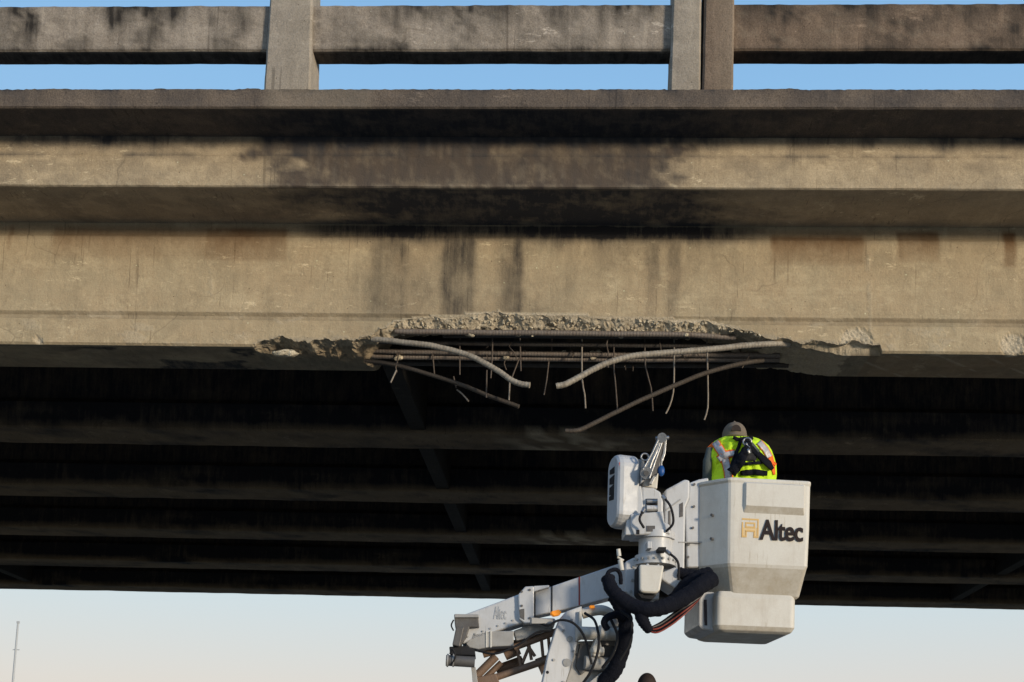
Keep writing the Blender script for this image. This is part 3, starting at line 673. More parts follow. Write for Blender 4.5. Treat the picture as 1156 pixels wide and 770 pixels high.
pp(HD, [(731, 611), (736, 611), (736, 619), (731, 619)], -.075, .02, 'lug', M['white'], truck, .003)
pp(HD, [(706, 634), (716, 629), (747, 634), (744, 677), (722, 680), (705, 668)], .10, .34, 'tip_bracket', M['white'], truck, .010)
pp(HD, [(722, 637), (750, 638), (745, 667), (741, 670), (725, 669), (722, 666)], -.06, .09, 'slewing_motor', M['white2'], truck, .014)
pp(HD, [(719.5, 640), (722, 637), (722, 667), (727, 672), (741, 672), (736, 677), (724, 675), (719, 669)], -.03, .095, 'motor_gasket', M['hole'], truck, .003)
pp(HD, [(742, 648), (762, 640), (771, 646), (767, 668), (755, 660), (748, 655)], .04, .30, 'support_arm', M['white'], truck, .010)
for a, b in ((731, 637.6), (743, 638.4)):
    q = HD.p(a, b + .4, -.03); MB().ball(q, .010).build('bolt', M['white'], truck)
cc = at(739, 634, CY); rad_ = (at(762, 634, CY).x - at(717, 634, CY).x)/2
for k_ in range(9):
    a_ = R(190 + k_*20); q = Vector((cc.x + rad_*1.0*math.cos(a_), CY + rad_*1.0*math.sin(a_), cc.z)); MB().cyl(q, q + Vector((.012*math.cos(a_), .012*math.sin(a_), 0)), .009, 6, False).build('flange_bolt', M['grey'], truck)
for pts_ in ([(748, 560, 8.26), (757, 572, 8.24), (760, 590, 8.26), (752, 600, 8.3)], [(727, 575, 8.27), (722, 586, 8.24), (727, 596, 8.26)], [(752, 622, 8.25), (765, 634, 8.22), (766, 655, 8.25)]):
    P_ = spline([at(*p_) for p_ in pts_], 6); MB().tube(P_, .008, 8).build('hydraulic_hose', M['hole'], truck)
    MB().cyl(P_[0], P_[2], .013, 8).build('hose_fitting', M['chrome'], truck)
# jib winch head
pp(HD, [(706, 598), (712, 549), (724, 548.5), (726, 570), (724, 604), (706, 604)], .02, .20, 'jib_side_plate', M['white'], truck, .006)
pp(HD, [(724, 549), (738, 550.5), (746, 555), (749, 566), (749, 580), (745, 592), (725, 592)], .03, .21, 'jib_head', M['white'], truck, .014)
pp(HD, [(729.5, 563), (742.5, 563), (742.5, 578), (729.5, 578)], .022, .05, 'sheave_slot', M['hole'], truck, 0)
a = HD.p(730, 566, .012); b = HD.p(742, 566, .012); MB().cyl(a, b, .014, 16).build('slot_roller', M['chrome'], truck)
a = HD.p(730, 574, .010); b = HD.p(742, 574, .010); MB().cyl(a, b, .020, 16).build('slot_roller', M['white'], truck)
pp(HD, [(711, 517), (727, 519), (733, 545), (724, 550), (712, 549)], .12, .24, 'winch_guard', M['grey'], truck, .006)
pp(HD, [(728, 526), (744, 528), (742, 552), (726, 549)], .06, .20, 'jib_neck', M['white2'], truck, .008)
# winch drum cover: a stadium-shaped can, its face turned left
wa = at(690.5, 531, 8.24); wc_ = at(692, 576, 8.24); rad = .085
ax = Vector((math.cos(R(28)), math.sin(R(28)) * -1, 0)).normalized(); ay = Vector((-ax.y, ax.x, 0)); ax = Vector((ax.x, ax.y, 0))
ax = Vector((math.cos(R(20)), math.sin(R(20)), 0)); ay = Vector((-ax.y, ax.x, 0))
def stad(cx, r, z1, z0, n=12):
    o = []
    for i in range(n + 1):
        a = math.pi * i/n; o.append(cx + ay*(r*math.cos(a)) + Vector((0, 0, z1 + r*math.sin(a)*.9)))
    for i in range(n + 1):
        a = math.pi + math.pi * i/n; o.append(cx + ay*(r*math.cos(a)) + Vector((0, 0, z0 + r*math.sin(a)*.9)))
    return o
base = Vector((at(691.5, 550, 8.36).x, 8.36, 0)); zt_, zb_ = at(690, 527, 8.3).z, at(690, 577, 8.3).z; rad = .105
m = MB(); m.rings([stad(base + ax*0, rad*.80, zt_, zb_), stad(base + ax*.012, rad*.93, zt_, zb_), stad(base + ax*.035, rad, zt_, zb_), stad(base + ax*.125, rad, zt_, zb_), stad(base + ax*.14, rad*.94, zt_, zb_)], True, False)
drum = m.build('winch_cover', M['white'], truck, .004)
m = MB()
for dz, hh in ((.16, .022), (.10, .03), (.035, .035), (-.01, .02)):
    c0 = base - ax*.003 + Vector((0, 0, (zt_ + zb_)/2 + dz - .03))
    m.prism([c0 + ay*(-.03) + Vector((0, 0, -hh)), c0 + ay*.05 + Vector((0, 0, -hh*.6)), c0 + ay*.05 + Vector((0, 0, hh*.7)), c0 + ay*(-.03) + Vector((0, 0, hh))], ax*.01)
m.build('vent_slot', M['hole'], drum)
pl = Plane(704, 526, 8.292, 20)
pp(pl, [(699, 522), (709, 522), (709, 526), (699, 526)], -.006, .01, 'red_sticker', M['sticker'], drum, 0)
pp(pl, [(699, 526.2), (709, 526.2), (709, 531.5), (699, 531.5)], -.006, .01, 'dark_sticker', M['sticker_k'], drum, 0)
# jib hook and sheave bracket
J = Plane(738, 515, 8.27, 6)
hook = pp(J, [(723, 546), (724, 535), (731, 520), (738, 505), (743, 493), (748, 491), (745, 505), (737, 522), (731, 540)], .0, .03, 'sheave_bracket', M['chrome'], truck, .006)
pp(J, [(732, 546), (741, 530), (748, 512), (750, 496), (753, 494), (751.5, 512), (745, 530), (736, 547)], .05, .08, 'bracket_plate', M['chrome'], hook, .004)
pp(J, [(725, 544), (742, 534), (750, 498), (744, 497)], .03, .05, 'bracket_web', M['dkgrey'], hook, 0)
a = J.p(743, 494, -.02); b = J.p(752, 494.5, .10)
MB().cyl(J.p(747.5, 494, -.015), J.p(747.5, 494, .09), .03, 20).build('sheave', M['chrome'], hook, .006)
MB().cyl(J.p(740, 495, .03), J.p(755, 494, .03), .012, 12).build('sheave_pin', M['chrome'], hook)
MB().cyl(J.p(729.5, 534, -.03), J.p(729.5, 534, .05), .038, 24).build('sheave', M['chrome'], hook, .010)
MB().cyl(J.p(729.5, 534, -.042), J.p(729.5, 534, -.025), .016, 16).build('sheave_pin', M['dkgrey'], hook)
m = MB(); c0 = J.p(728, 516, -.005); m.tube([c0 + J.ex*(.024*math.cos(k*R(20))) + Vector((0, 0, .022*math.sin(k*R(20)))) for k in range(19)], .006, 8); m.build('ring', M['chrome'], hook)
m = MB(); m.tube([J.p(733, 540, -.03), J.p(740, 520, -.03), J.p(747, 500, -.03)], .007, 8); m.tube([J.p(726, 530, -.03), J.p(736, 512, -.03), J.p(743, 497, -.03)], .006, 8); m.build('winch_rope', M['chrome'], hook)
m = MB(); c0 = J.p(746.5, 531.5, .03); m.ball(c0, .026, .85, .7, 1.35, 16, 10); m.build('blue_hook', M['blue'], hook)
MB().cyl(J.p(747, 518, .03), J.p(746.5, 528, .03), .006, 8).build('hook_link', M['chrome'], hook)

# upper boom -----------------------------------------------------------
UB = Plane(640, 680, 8.62, 4)
outer = pp(UB, [(522, 694.5), (564, 679), (590, 669), (592, 703), (564, 712), (522, 727)], .0, .20, 'upper_boom', M['white'], truck, .010, 'white telescopic upper boom, outer section')
pp(UB, [(600, 669.5), (650, 652.5), (705, 634), (705, 671), (650, 685.5), (600, 696.5)], .02, .17, 'inner_boom', M['white'], truck, .008, 'inner boom section with two painted stripes')
for a, mt in ((623, 'hole'), (654, 'red')):
    t0 = 669.5 - (a - 600)*.34; b0 = 696.5 - (a - 600)*.243
    pp(UB, [(a - .8, t0 + .2), (a + .8, t0 - .3), (a + .8, b0 - .6), (a - .8, b0 - .1)], .0155, .03, 'boom_stripe', M[mt], truck, 0)
col = pp(UB, [(585, 671), (593, 662), (603, 661.5), (603, 703), (593, 704.5), (586, 699)], -.03, .23, 'boom_collar', M['white'], truck, .008)
pp(UB, [(602.5, 661.5), (620, 660.5), (620, 663), (602.5, 668)], -.03, .23, 'collar_lip', M['white'], col, .004)
pp(UB, [(602.5, 697.5), (626, 698), (628, 701), (625, 706.5), (602.5, 703.5)], -.03, .23, 'collar_lip', M['grey'], col, .006)
pp(UB, [(600, 666), (604.5, 664), (604.5, 698), (600, 697)], .005, .2, 'wear_pad', M['hole'], col, 0)
pp(UB, [(586, 688), (592, 687), (592, 700), (587, 697)], -.034, .0, 'grip_pad', M['dkgrey'], col, .002)
place_text(text_mesh('Altec', .1, .001), UB, 557, 572, 699, 685, -.002, M['faded'], 'faded_lettering', outer)
# end bracket, left
pp(UB, [(512.5, 693.5), (540, 694), (541, 708), (530, 708), (526, 720), (519, 730), (516, 718), (513.5, 706)], -.05, .03, 'end_bracket', M['dkgrey'], truck, .005)
pp(UB, [(513, 693), (540.5, 693.5), (540.5, 697), (513, 697)], -.07, .26, 'end_plate', M['grey'], truck, .004)
pp(UB, [(515, 707), (524, 708), (519, 730), (510.5, 728)], -.06, .24, 'end_link', M['dkgrey'], truck, .006)
pp(UB, [(507, 730), (526, 729), (536, 733), (537, 740), (508, 739)], -.02, .22, 'pivot_block', M['hole'], truck, .006)
MB().cyl(UB.p(503.5, 745.5, -.02), UB.p(536, 747.5, -.02), .036, 24).build('pivot_pin', M['dkgrey'], truck, .005)
for a in (504.5, 511):
    MB().cyl(UB.p(a, 745.5, -.02), UB.p(a + 1.8, 745.6, -.02), .043, 24).build('pin_collar', M['grey'], truck, .003)
m = MB(); m.tube(spline([UB.p(508, 738, -.06), UB.p(511, 733, -.08), UB.p(514, 741, -.07), UB.p(510, 750, -.05)]), .006, 8); m.build('hydraulic_hose', M['hole'], truck); m = MB(); m.tube(spline([UB.p(512, 700, -.06), UB.p(509.5, 706, -.08), UB.p(512, 712, -.07)]), .005, 8); m.build('hydraulic_hose', M['hole'], truck)
# levelling cylinder box under the boom
lc = pp(UB, [(526, 727), (533, 716), (552, 712.5), (580, 712), (580, 729), (556, 730), (540, 733), (530, 731)], .0, .16, 'cylinder_housing', M['grey'], truck, .006)
for a in (548.5, 553.5):
    pp(UB, [(a, 712.5), (a + 1.8, 712.3), (a + 1.8, 730.5), (a, 731)], -.006, .0, 'housing_rib', M['white2'], lc, 0)
pp(UB, [(580, 712), (607, 702), (624, 706), (600, 719), (583, 723)], .05, .2, 'housing_arm', M['grey'], truck, .004)
# brown compensation links and lattice
def lk(a, b, r, mt='brown', v=.1, v2=None, name='compensation_link'):
    return MB().cyl(UB.p(*a, v), UB.p(*b, v if v2 is None else v2), r, 14).build(name, M[mt], truck, .002)
lk((538, 763), (560, 741), .028); lk((543, 770), (566, 748), .020, 'brown', .16); lk((556, 766), (624, 743), .024); lk((580, 731), (628, 713), .024)
lk((570, 740), (586, 733), .035, 'brown', .15)
lk((545, 738), (600, 722), .030, 'brown', .22); lk((560, 756), (590, 745), .03, 'brown', .24)
for a, b, c, d in ((583, 731, 588, 752), (597, 727, 600, 745), (611, 720, 613, 741), (619, 718, 621, 742), (590, 748, 597, 731), (604, 741, 596, 729)):
    lk((a, b), (c, d), .011)
pp(UB, [(532, 753), (537, 753), (540, 775), (536, 790), (534, 775)], .02, .10, 'link_plate', M['grey'], truck, .003)
pp(UB, [(604, 744), (623, 737), (616, 753), (612, 762)], .10, .14, 'gusset_plate', M['brown'], truck, .003)
pp(UB, [(536, 765), (560, 760), (575, 800), (548, 810)], .05, .22, 'link_base', M['brown'], truck, .006)
# lower boom -----------------------------------------------------------
LB = Plane(640, 740, 8.50, 14)
low = pp(LB, [(632, 699), (640, 690), (657, 684), (657, 700), (653, 722), (643, 758), (628, 800), (610, 860), (590, 860), (606, 790), (613, 768), (619, 738), (627, 712)], .0, .05, 'lower_boom', M['white'], truck, .006, 'white lower boom side plate rising from the truck')
pp(LB, [(651, 724), (701, 722), (694, 742), (684, 757), (672, 768), (640, 790), (610, 860), (600, 860), (628, 796), (643, 758)], .05, .10, 'lower_boom_web', M['grey'], truck, .006)
pp(LB, [(701, 714), (704, 716), (704, 724), (696, 748), (684, 762), (650, 790), (620, 860), (612, 860), (646, 786), (684, 755), (693, 740), (699, 722)], -.02, .05, 'far_side_plate', M['grey'], truck, .004)
pp(LB, [(655, 726), (668, 729), (664, 756), (656, 762), (650, 752)], .03, .06, 'recess_shade', M['dkgrey'], truck, .004)  # dark plates standing in for shade inside the boom recesses
pp(LB, [(680, 728), (694, 729), (688, 746), (678, 756), (672, 752)], .03, .06, 'recess_shade', M['dkgrey'], truck, .004)
pin = MB().cyl(LB.p(650, 714.5, -.02), LB.p(701, 716.5, -.02), .043, 28).build('elbow_pin', M['white2'], truck, .008)
for a in (650.5, 676, 683.5, 698.5):
    MB().cyl(LB.p(a, 714.8, -.02), LB.p(a + 2.2, 715, -.02), .052, 28).build('pin_collar', M['white2'], pin, .005)
pp(LB, [(673, 720), (677, 720), (681, 736), (677, 742), (670, 741), (668, 734)], -.05, .02, 'clevis', M['white2'], truck, .008)
MB().cyl(LB.p(668, 735, -.03), LB.p(681, 735.5, -.03), .030, 20).build('clevis_pin', M['white2'], truck, .005)
MB().cyl(LB.p(660, 748, .0), LB.p(687, 750, .0), .045, 20).build('cylinder_rod', M['grey'], truck, .005)
for a, b, r in ((643.5, 721, .018), (640, 748, .026)):
    MB().cyl(LB.p(a, b, -.012), LB.p(a, b, .01), r, 18).build('pin_cap', M['grey'], truck, .003)
for a, b in ((651, 739), (618, 759)):
    MB().cyl(LB.p(a, b, -.003), LB.p(a, b, .01), .010, 14).build('bolt', M['hole'], truck)
m = MB(); m.tube(spline([LB.p(657, 693, .04), LB.p(668, 690, .03), LB.p(680, 689, .03), LB.p(690, 694, .05), LB.p(695, 702, .08)]), .034, 16); m.build('hose_guide', M['white2'], truck)
m = MB(); m.ball(LB.p(690, 708, .05), .06, 1.1, .9, 1.0); m.build('elbow_cap', M['grey'], truck)
pp(LB, [(654, 690), (657, 690), (657, 722), (654, 722)], -.03, .08, 'hinge_plate', M['white2'], truck, .003)
pp(LB, [(600, 697), (624, 699), (624, 704), (600, 704)], .0, .05, 'marker_bracket', M['grey'], truck, .003)
pp(LB, [(623, 690), (631, 688), (634, 691), (632, 694.5), (626, 695.5), (623, 693)], -.03, .02, 'marker_lamp', M['orange'], truck, .004, 'orange marker lamp')
pp(LB, [(666, 683.5), (671, 683), (672, 686), (667, 686.5)], -.03, .0, 'marker_lamp', M['orange'], truck, .003)
for k_ in range(7):
    a_ = 528 + k_*8.5; q = UB.p(a_, 699 - (a_ - 522)*.36 + 22, -.002); MB().cyl(q, q - UB.ey*.006, .006, 8).build('rivet', M['grey'], outer)
for pts_, r_ in (([(604, 700, 8.5), (618, 706, 8.45), (632, 700, 8.42), (648, 704, 8.40), (660, 720, 8.42), (668, 750, 8.44)], .008), ([(660, 692, 8.42), (672, 702, 8.38), (676, 728, 8.36), (668, 756, 8.40), (655, 775, 8.46)], .009),
                 ([(540, 735, 8.6), (560, 738, 8.56), (585, 728, 8.55), (606, 714, 8.52), (622, 712, 8.5)], .007), ([(690, 700, 8.36), (697, 718, 8.34), (692, 738, 8.38), (680, 754, 8.44)], .010), ([(700, 690, 8.3), (712, 700, 8.3), (711, 725, 8.35), (700, 745, 8.4)], .009)):
    MB().tube(spline([at(*p_) for p_ in pts_], 7), r_, 8).build('hydraulic_hose', M['hole'], truck)
for a_, b_ in ((655, 706), (655, 716), (647, 735), (636, 770), (625, 745), (636, 712), (645, 700)):
    q = LB.p(a_, b_, -.002); MB().cyl(q, q - LB.ey*.008, .009, 6, False).build('bolt', M['grey'], low)
for a_, b_ in ((589, 668), (598, 666), (589, 684), (598, 698)):
    q = UB.p(a_, b_, -.03); MB().cyl(q, q - UB.ey*.008, .008, 6, False).build('bolt', M['dkgrey'], col)
for a_, b_ in ((715, 640), (714, 655), (712, 668)):
    q = HD.p(a_, b_, .10); MB().cyl(q, q - HD.ey*.01, .010, 6, False).build('bolt', M['grey'], truck)
# black hose sleeves -------------------------------------------------------
def sleeve(pts, r, name='hose_sleeve', mt='black', wob=.006):
    P = spline([at(*p) for p in pts], 8); k = len(P)
    rr = r if isinstance(r, list) else [r, r]
    RR = [(rr[0] + (rr[1] - rr[0]) * i/(k - 1)) * (1 + .035*math.sin(i*2.1) + .12*fn(i*.45, r[0] if isinstance(r, list) else r)) for i in range(k)]
    RR[0] *= .7; RR[-1] *= .7
    m = MB(); m.tube(P, RR, 16); return m.build(name, M[mt], truck)
sleeve([(686, 652, 8.25), (690, 664, 8.2), (700, 675, 8.17), (715, 684, 8.15), (732, 688, 8.13), (750, 685, 8.15), (770, 676, 8.18), (790, 662, 8.22), (806, 652, 8.28)], [.042, .055])
sleeve([(760, 680, 8.30), (775, 662, 8.32), (790, 652, 8.34), (804, 648, 8.36)], [.05, .05])
sleeve([(765, 646, 8.36), (780, 650, 8.36), (796, 652, 8.36)], [.035, .05])
sleeve([(723, 686, 8.15), (725, 698, 8.15), (729, 706, 8.16), (734, 713, 8.18)], [.048, .026])
sleeve([(692, 672, 8.45), (700, 684, 8.44), (706, 700, 8.44), (706, 718, 8.45), (701, 738, 8.5), (694, 756, 8.52), (684, 768, 8.55), (668, 790, 8.6)], [.045, .055])
sleeve([(686, 711, 8.32), (682, 703, 8.3), (686, 697, 8.3), (696, 694, 8.34), (703, 698, 8.4)], [.02, .026])
sleeve([(690, 664, 8.2), (685, 655, 8.22), (687, 646, 8.24), (695, 643, 8.26), (700, 648, 8.27), (701, 660, 8.28)], [.013, .013], 'hose_loop')
for i in range(6):
    o = i*2.2
    sleeve([(731 + i*.5, 712 - i*.6, 8.17), (742 + i, 714 - i*2.4, 8.16 + .01*i), (757 + i, 706 - i*3.0, 8.18 + .01*i), (772 + i, 694 - i*2.6, 8.2), (786 + i, 680 - i*1.5, 8.24), (795, 668, 8.28)], [.0055, .0055], 'control_cable', ['redwire', 'black', 'redwire', 'black', 'dkgrey', 'black'][i])
m = MB(); m.tube([HD.p(698, 620, -.0), HD.p(699, 628, 0)], .014, 10); m.tube([HD.p(700, 632, 0), HD.p(702, 644, 0)], .016, 10); m.tube([HD.p(697, 629, 0), HD.p(704, 633, 0)], .008, 8); m.build('release_handle', M['white2'], truck)

# turret and truck below the picture -------------------------------------
px_ = TB.x - .1
MB().cyl((px_, 10.2, 1.15), (px_, 10.2, 1.75), .34, 32).build('turret', M['white'], truck, .02)
q = LB.p(600, 860, .03)
MB().tube([(q.x, q.y, q.z), (px_, 10.2, 1.6)], .12, 12).build('boom_base', M['white'], truck)
MB().box2((px_ - 2.4, 9.35, 1.02), (px_ + 2.2, 11.7, 1.15)).build('flat_bed', M['dkgrey'], truck, .01)
MB().box2((px_ - 2.2, 9.95, .72), (px_ + 4.2, 11.1, 1.015)).build('chassis', M['dkgrey'], truck, .01)
cab = MB().prism([(px_ + 2.4, 9.4, .7), (px_ + 4.5, 9.4, .7), (px_ + 4.5, 9.4, 1.45), (px_ + 3.8, 9.4, 1.6), (px_ + 3.4, 9.4, 2.2), (px_ + 2.4, 9.4, 2.2)], (0, 2.25, 0)).build('cab', M['white'], truck, .05, 3)
MB().prism([(px_ + 2.6, 9.392, 1.55), (px_ + 3.6, 9.392, 1.6), (px_ + 3.35, 9.392, 2.08), (px_ + 2.6, 9.392, 2.08)], (0, .01, 0)).build('side_window', M['hole'], cab)
for x in (-1.6, 3.4):
    for y in (9.6, 11.4):
        w = MB().cyl((px_ + x, y - .14, .46), (px_ + x, y + .14, .46), .46, 32).build('wheel', M['tyre'], truck, .04)
        MB().cyl((px_ + x, y - .15, .46), (px_ + x, y + .15, .46), .24, 20).build('rim', M['chrome'], w, .02)

# ------------------------------------------------------------------ people
def skin_body(name, joints, edges, mat, parent, sub=2):
    me = bpy.data.meshes.new(name); names = list(joints); idx = {n: i for i, n in enumerate(names)}
    me.from_pydata([tuple(joints[n][0]) for n in names], [(idx[a], idx[b]) for a, b in edges], [])
    o = bpy.data.objects.new(name, me); C.objects.link(o); me.materials.append(mat)
    sk = o.modifiers.new('skin', 'SKIN'); sk.use_smooth_shade = True
    for i, n in enumerate(names):
        r = joints[n][1]; d = me.skin_vertices[0].data[i]; d.radius = (r, r) if not isinstance(r, tuple) else r; d.use_root = (i == 0)
    s = o.modifiers.new('subsurf', 'SUBSURF'); s.levels = sub; s.render_levels = sub
    attach(o, parent); return o
def person(loc, floor, H, label, lean, head_back, cap, shw):
    """standing figure seen from behind, facing +Y; H standing height"""
    x, y = loc; k = H / 1.78; nd = .07 if shw < .15 else 0; root = thing('person', label, 'person', (x, y, floor))
    V = lambda a, b, c: Vector((x + a*k, y + b*k, floor + c*k))
    ln = lean
    sq = head_back
    J = {'pelvis': (V(0, -sq*.25, .96 - sq), .12), 'waist': (V(0, .02 + ln*.15 - sq*.2, 1.12 - sq), .115), 'chest': (V(0, .03 + ln*.45 - sq*.1, 1.28 - sq), .13 if shw > .15 else .10), 'neck0': (V(0, .05 + ln*.75, 1.42 - sq - nd), .070), 'neck': (V(0, .06 + ln*.9, 1.52 - sq), .055),
         'head': (V(0, .09 + ln*1.05, 1.62 - sq), .08), 'crown': (V(0, .09 + ln*1.1, 1.69 - sq), .07)}
    E = [('pelvis', 'waist'), ('waist', 'chest'), ('chest', 'neck0'), ('neck0', 'neck'), ('neck', 'head'), ('head', 'crown')]
    for s, n in ((-1, 'l'), (1, 'r')):
        J.update({n + 'sh': (V(s*shw, .03 + ln*.6, 1.36 - sq - nd), .055), n + 'el': (V(s*(shw + .035), .12 + ln*.6, 1.10 - sq), .04), n + 'wr': (V(s*.16, .30 + ln*.6, 1.14 - sq), .030), n + 'palm': (V(s*.155, .37 + ln*.6, 1.15 - sq), .034),
                  n + 'hip': (V(s*.10, -sq*.25, .90 - sq), .09), n + 'kn': (V(s*.11, .02 + sq*.5, .50 - sq*.15), .06), n + 'an': (V(s*.12, -.01, .10), .042), n + 'toe': (V(s*.135, .15, .05), .042)})
        E += [('neck0', n + 'sh'), (n + 'sh', n + 'el'), (n + 'el', n + 'wr'), (n + 'wr', n + 'palm'), ('pelvis', n + 'hip'), (n + 'hip', n + 'kn'), (n + 'kn', n + 'an'), (n + 'an', n + 'toe')]
    b = skin_body('body', J, E, M['skin'], root)
    hd = J['head'][0]
    m = MB()
    m.ball(hd + Vector((0, .012*k, .012*k)), .098*k, .80, .98, 1.18, 24, 16)                 # skull
    m.tube([hd + Vector((0, .098*k, .03*k)), hd + Vector((0, .122*k, -.008*k)), hd + Vector((0, .10*k, -.02*k))], [.010*k, .015*k, .012*k], 8)   # nose
    for s in (-1, 1): m.ball(hd + Vector((s*.080*k, .0, -.002)), .030*k, .35, .7, 1.0, 10, 8)
    m.tube([hd + Vector((-.025*k, .096*k, -.048*k)), hd + Vector((.025*k, .096*k, -.048*k))], .007*k, 8)
    for s in (-1, 1): m.ball(hd + Vector((s*.032*k, .095*k, .022*k)), .012*k)
    m.build('head', M['skin'], root)
    for s, n in ((-1, 'l'), (1, 'r')):
        pc = J[n + 'palm'][0]; m = MB()
        for i in range(4):
            o = Vector((s*(-.028 + i*.018), .02, 0)); Lf = (.062, .072, .068, .052)[i]
            m.tube([pc + o, pc + o + Vector((0, Lf*.5, .008)), pc + o + Vector((0, Lf*.85, -.012)), pc + o + Vector((0, Lf*.8, -.04))], [.0095, .009, .008, .006], 8)
        m.tube([pc + Vector((-s*.03, -.01, 0)), pc + Vector((-s*.055, .02, -.005)), pc + Vector((-s*.052, .045, -.015))], [.012, .010, .007], 8)
        m.build('hand', M['skin'], root)
        # sleeve and trouser leg
        m = MB(); a, e, w = J[n + 'sh'][0], J[n + 'el'][0], J[n + 'wr'][0]
        m.tube(spline([a + Vector((-s*.05, 0, .01)), a, a.lerp(e, .5), e, e.lerp(w, .5), w], 4), [.055*k]*4 + [.058*k]*4 + [.054*k]*4 + [.05*k]*4 + [.045*k]*5, 16); m.build('sleeve', M['sleeve'], root)
        m = MB(); h, kn, an = J[n + 'hip'][0], J[n + 'kn'][0], J[n + 'an'][0]
        m.tube(spline([h + Vector((0, 0, .08)), h, kn, an + Vector((0, 0, .03))], 5), [.115*k]*5 + [.112*k]*5 + [.08*k]*5 + [.066*k], 16); m.build('trouser_leg', M['trouser'], root)
        m = MB(); m.tube([an + Vector((0, -.02, .05)), an + Vector((0, -.03, -.04)), an + Vector((0, .06, -.05)), J[n + 'toe'][0] + Vector((0, .06, 0))], [.055, .06, .055, .035], 12); m.build('boot', M['boot'], root)
    return root, J, k

FLZ = BK.pt(0, 0, -.93).z
hd_t = at(829.5, 476, 8.72)
H1 = hd_t.z - FLZ
lean = .12
Hs = 1.66
hbk = (Hs*1.0 - (hd_t.z - FLZ)) / (Hs/1.78)
wx = at(836, 510, 8.6).x
print('worker rel height', hd_t.z - FLZ, 'hbk', hbk, 'floor', FLZ)
wk, J, k = person((wx, 8.60), FLZ, Hs, 'worker in lime safety vest and backwards cap standing in the raised bucket', lean, max(0, hbk - .02), 1, .13)
# vest: a shell over back and shoulders, drawn on the photo's outline, thickness in Y
VY = 8.50
def surf(u, w):
    """back surface of the vest, bulging toward the camera; u -1..1, w 0..1 upward"""
    return VY + .10*abs(u)**2.2 + .05*max(0, w - .55)**1.2*2 + .03*fn(u*3, w*4, 0, 5) + .012*abs(fn(u*5 + w*3, w*2, 0, 9))
outl = [(798, 876, 560), (798, 876, 545), (798.5, 877, 535), (799, 876.5, 525), (798.5, 874, 516), (799.5, 871.5, 509), (802, 868, 503), (806.5, 862, 498), (812, 856, 495), (819, 848, 492.5)]
def vest_pt(u, v, off=0.):
    """u -1..1 across, v 0..9 index along outline"""
    i = min(int(v), len(outl) - 2); t = v - i; a = outl[i]; b = outl[i+1]
    l = a[0]*(1-t) + b[0]*t; r = a[1]*(1-t) + b[1]*t; y = a[2]*(1-t) + b[2]*t
    px = (l + r)/2 + u*(r - l)/2; Y = surf(u, v/9) - off
    return at(px, y, Y)
def vest_front(u, v):
    p = vest_pt(u, v); return Vector((p.x, VY + .36 - .10*abs(u)**2.2, p.z + .0))
m = MB(); rgs = []
for j in range(37):
    v = j * 9/36; back = [vest_pt(-1 + 2*i/40, v) for i in range(41)]; fr = [vest_front(1 - 2*i/8, v) for i in range(1, 8)]; rgs.append(back + fr)
m.rings(rgs, True, True)
vest = m.build('safety_vest', M['vest'], wk)
def patch(pts, off, name, mat, parent, sub=6, th=.004):
    """ribbon on the vest: pts = list of (px,py,halfwidth px)"""
    m = MB(); L_ = []; R_ = []
    def lift(px, py):
        # find surface depth at photo position
        j = 0
        for q in range(len(outl) - 1):
            if outl[q][2] >= py >= outl[q+1][2]: j = q
        t = (outl[j][2] - py) / (outl[j][2] - outl[j+1][2]); l = outl[j][0]*(1-t) + outl[j+1][0]*t; r = outl[j][1]*(1-t) + outl[j+1][1]*t
        u = max(-1, min(1, (px - (l+r)/2) / ((r-l)/2))); return at(px, py, surf(u, (j + t)/9) - off)
    P = []
    for i in range(len(pts) - 1):
        for s in range(sub): t = s/sub; P.append([pts[i][q]*(1-t) + pts[i+1][q]*t for q in range(3)])
    P.append(list(pts[-1])); vs = []
    for i, (a, b, w) in enumerate(P):
        n0 = P[max(0, i-1)]; n1 = P[min(len(P)-1, i+1)]; dx, dy = n1[0]-n0[0], n1[1]-n0[1]; L = math.hypot(dx, dy) or 1
        nx, ny = -dy/L, dx/L
        for sgn in (-1, -.33, .33, 1): vs.append(lift(a + nx*w*sgn, b + ny*w*sgn))
    k4 = 4; n = len(P); fs = [(i*k4 + c, i*k4 + c + 1, (i+1)*k4 + c + 1, (i+1)*k4 + c) for i in range(n-1) for c in range(3)]
    m.add(vs, fs, True); o = m.build(name, mat, parent)
    so = o.modifiers.new('solid', 'SOLIDIFY'); so.thickness = th; so.offset = 0
    return o
for pts in ([(807, 499, 5.0), (813, 508, 5), (818, 516, 5), (820, 524, 5), (822, 533, 5), (823, 545, 5)],): patch(pts, .010, 'orange_trim', M['vest_o'], vest); patch([(a, b, 3.9) for a, b, c in pts], .016, 'reflective_stripe', M['reflect'], vest)
pts = [(811, 519, 4.6), (820, 513, 4.6), (830, 511.5, 4.4)]; patch(pts, .013, 'orange_trim', M['vest_o'], vest); patch([(a, b, 2.9) for a, b, c in pts], .019, 'reflective_stripe', M['reflect'], vest)
pts = [(857, 499, 3.6), (864, 507, 3.6), (869, 516, 3.6), (872, 524, 2.6), (874, 536, 1.2)]; patch(pts, .010, 'orange_trim', M['vest_o'], vest); patch([(a, b, 2.9) for a, b, c in pts[:3]], .016, 'reflective_stripe', M['reflect'], vest)
patch([(868, 517, 1.6), (872, 521, 1.8), (876, 525, 1.4)], .018, 'orange_trim', M['vest_o'], vest)
patch([(798.5, 507, 1.5), (806, 501, 2.2)], .014, 'orange_trim', M['vest_o'], vest)
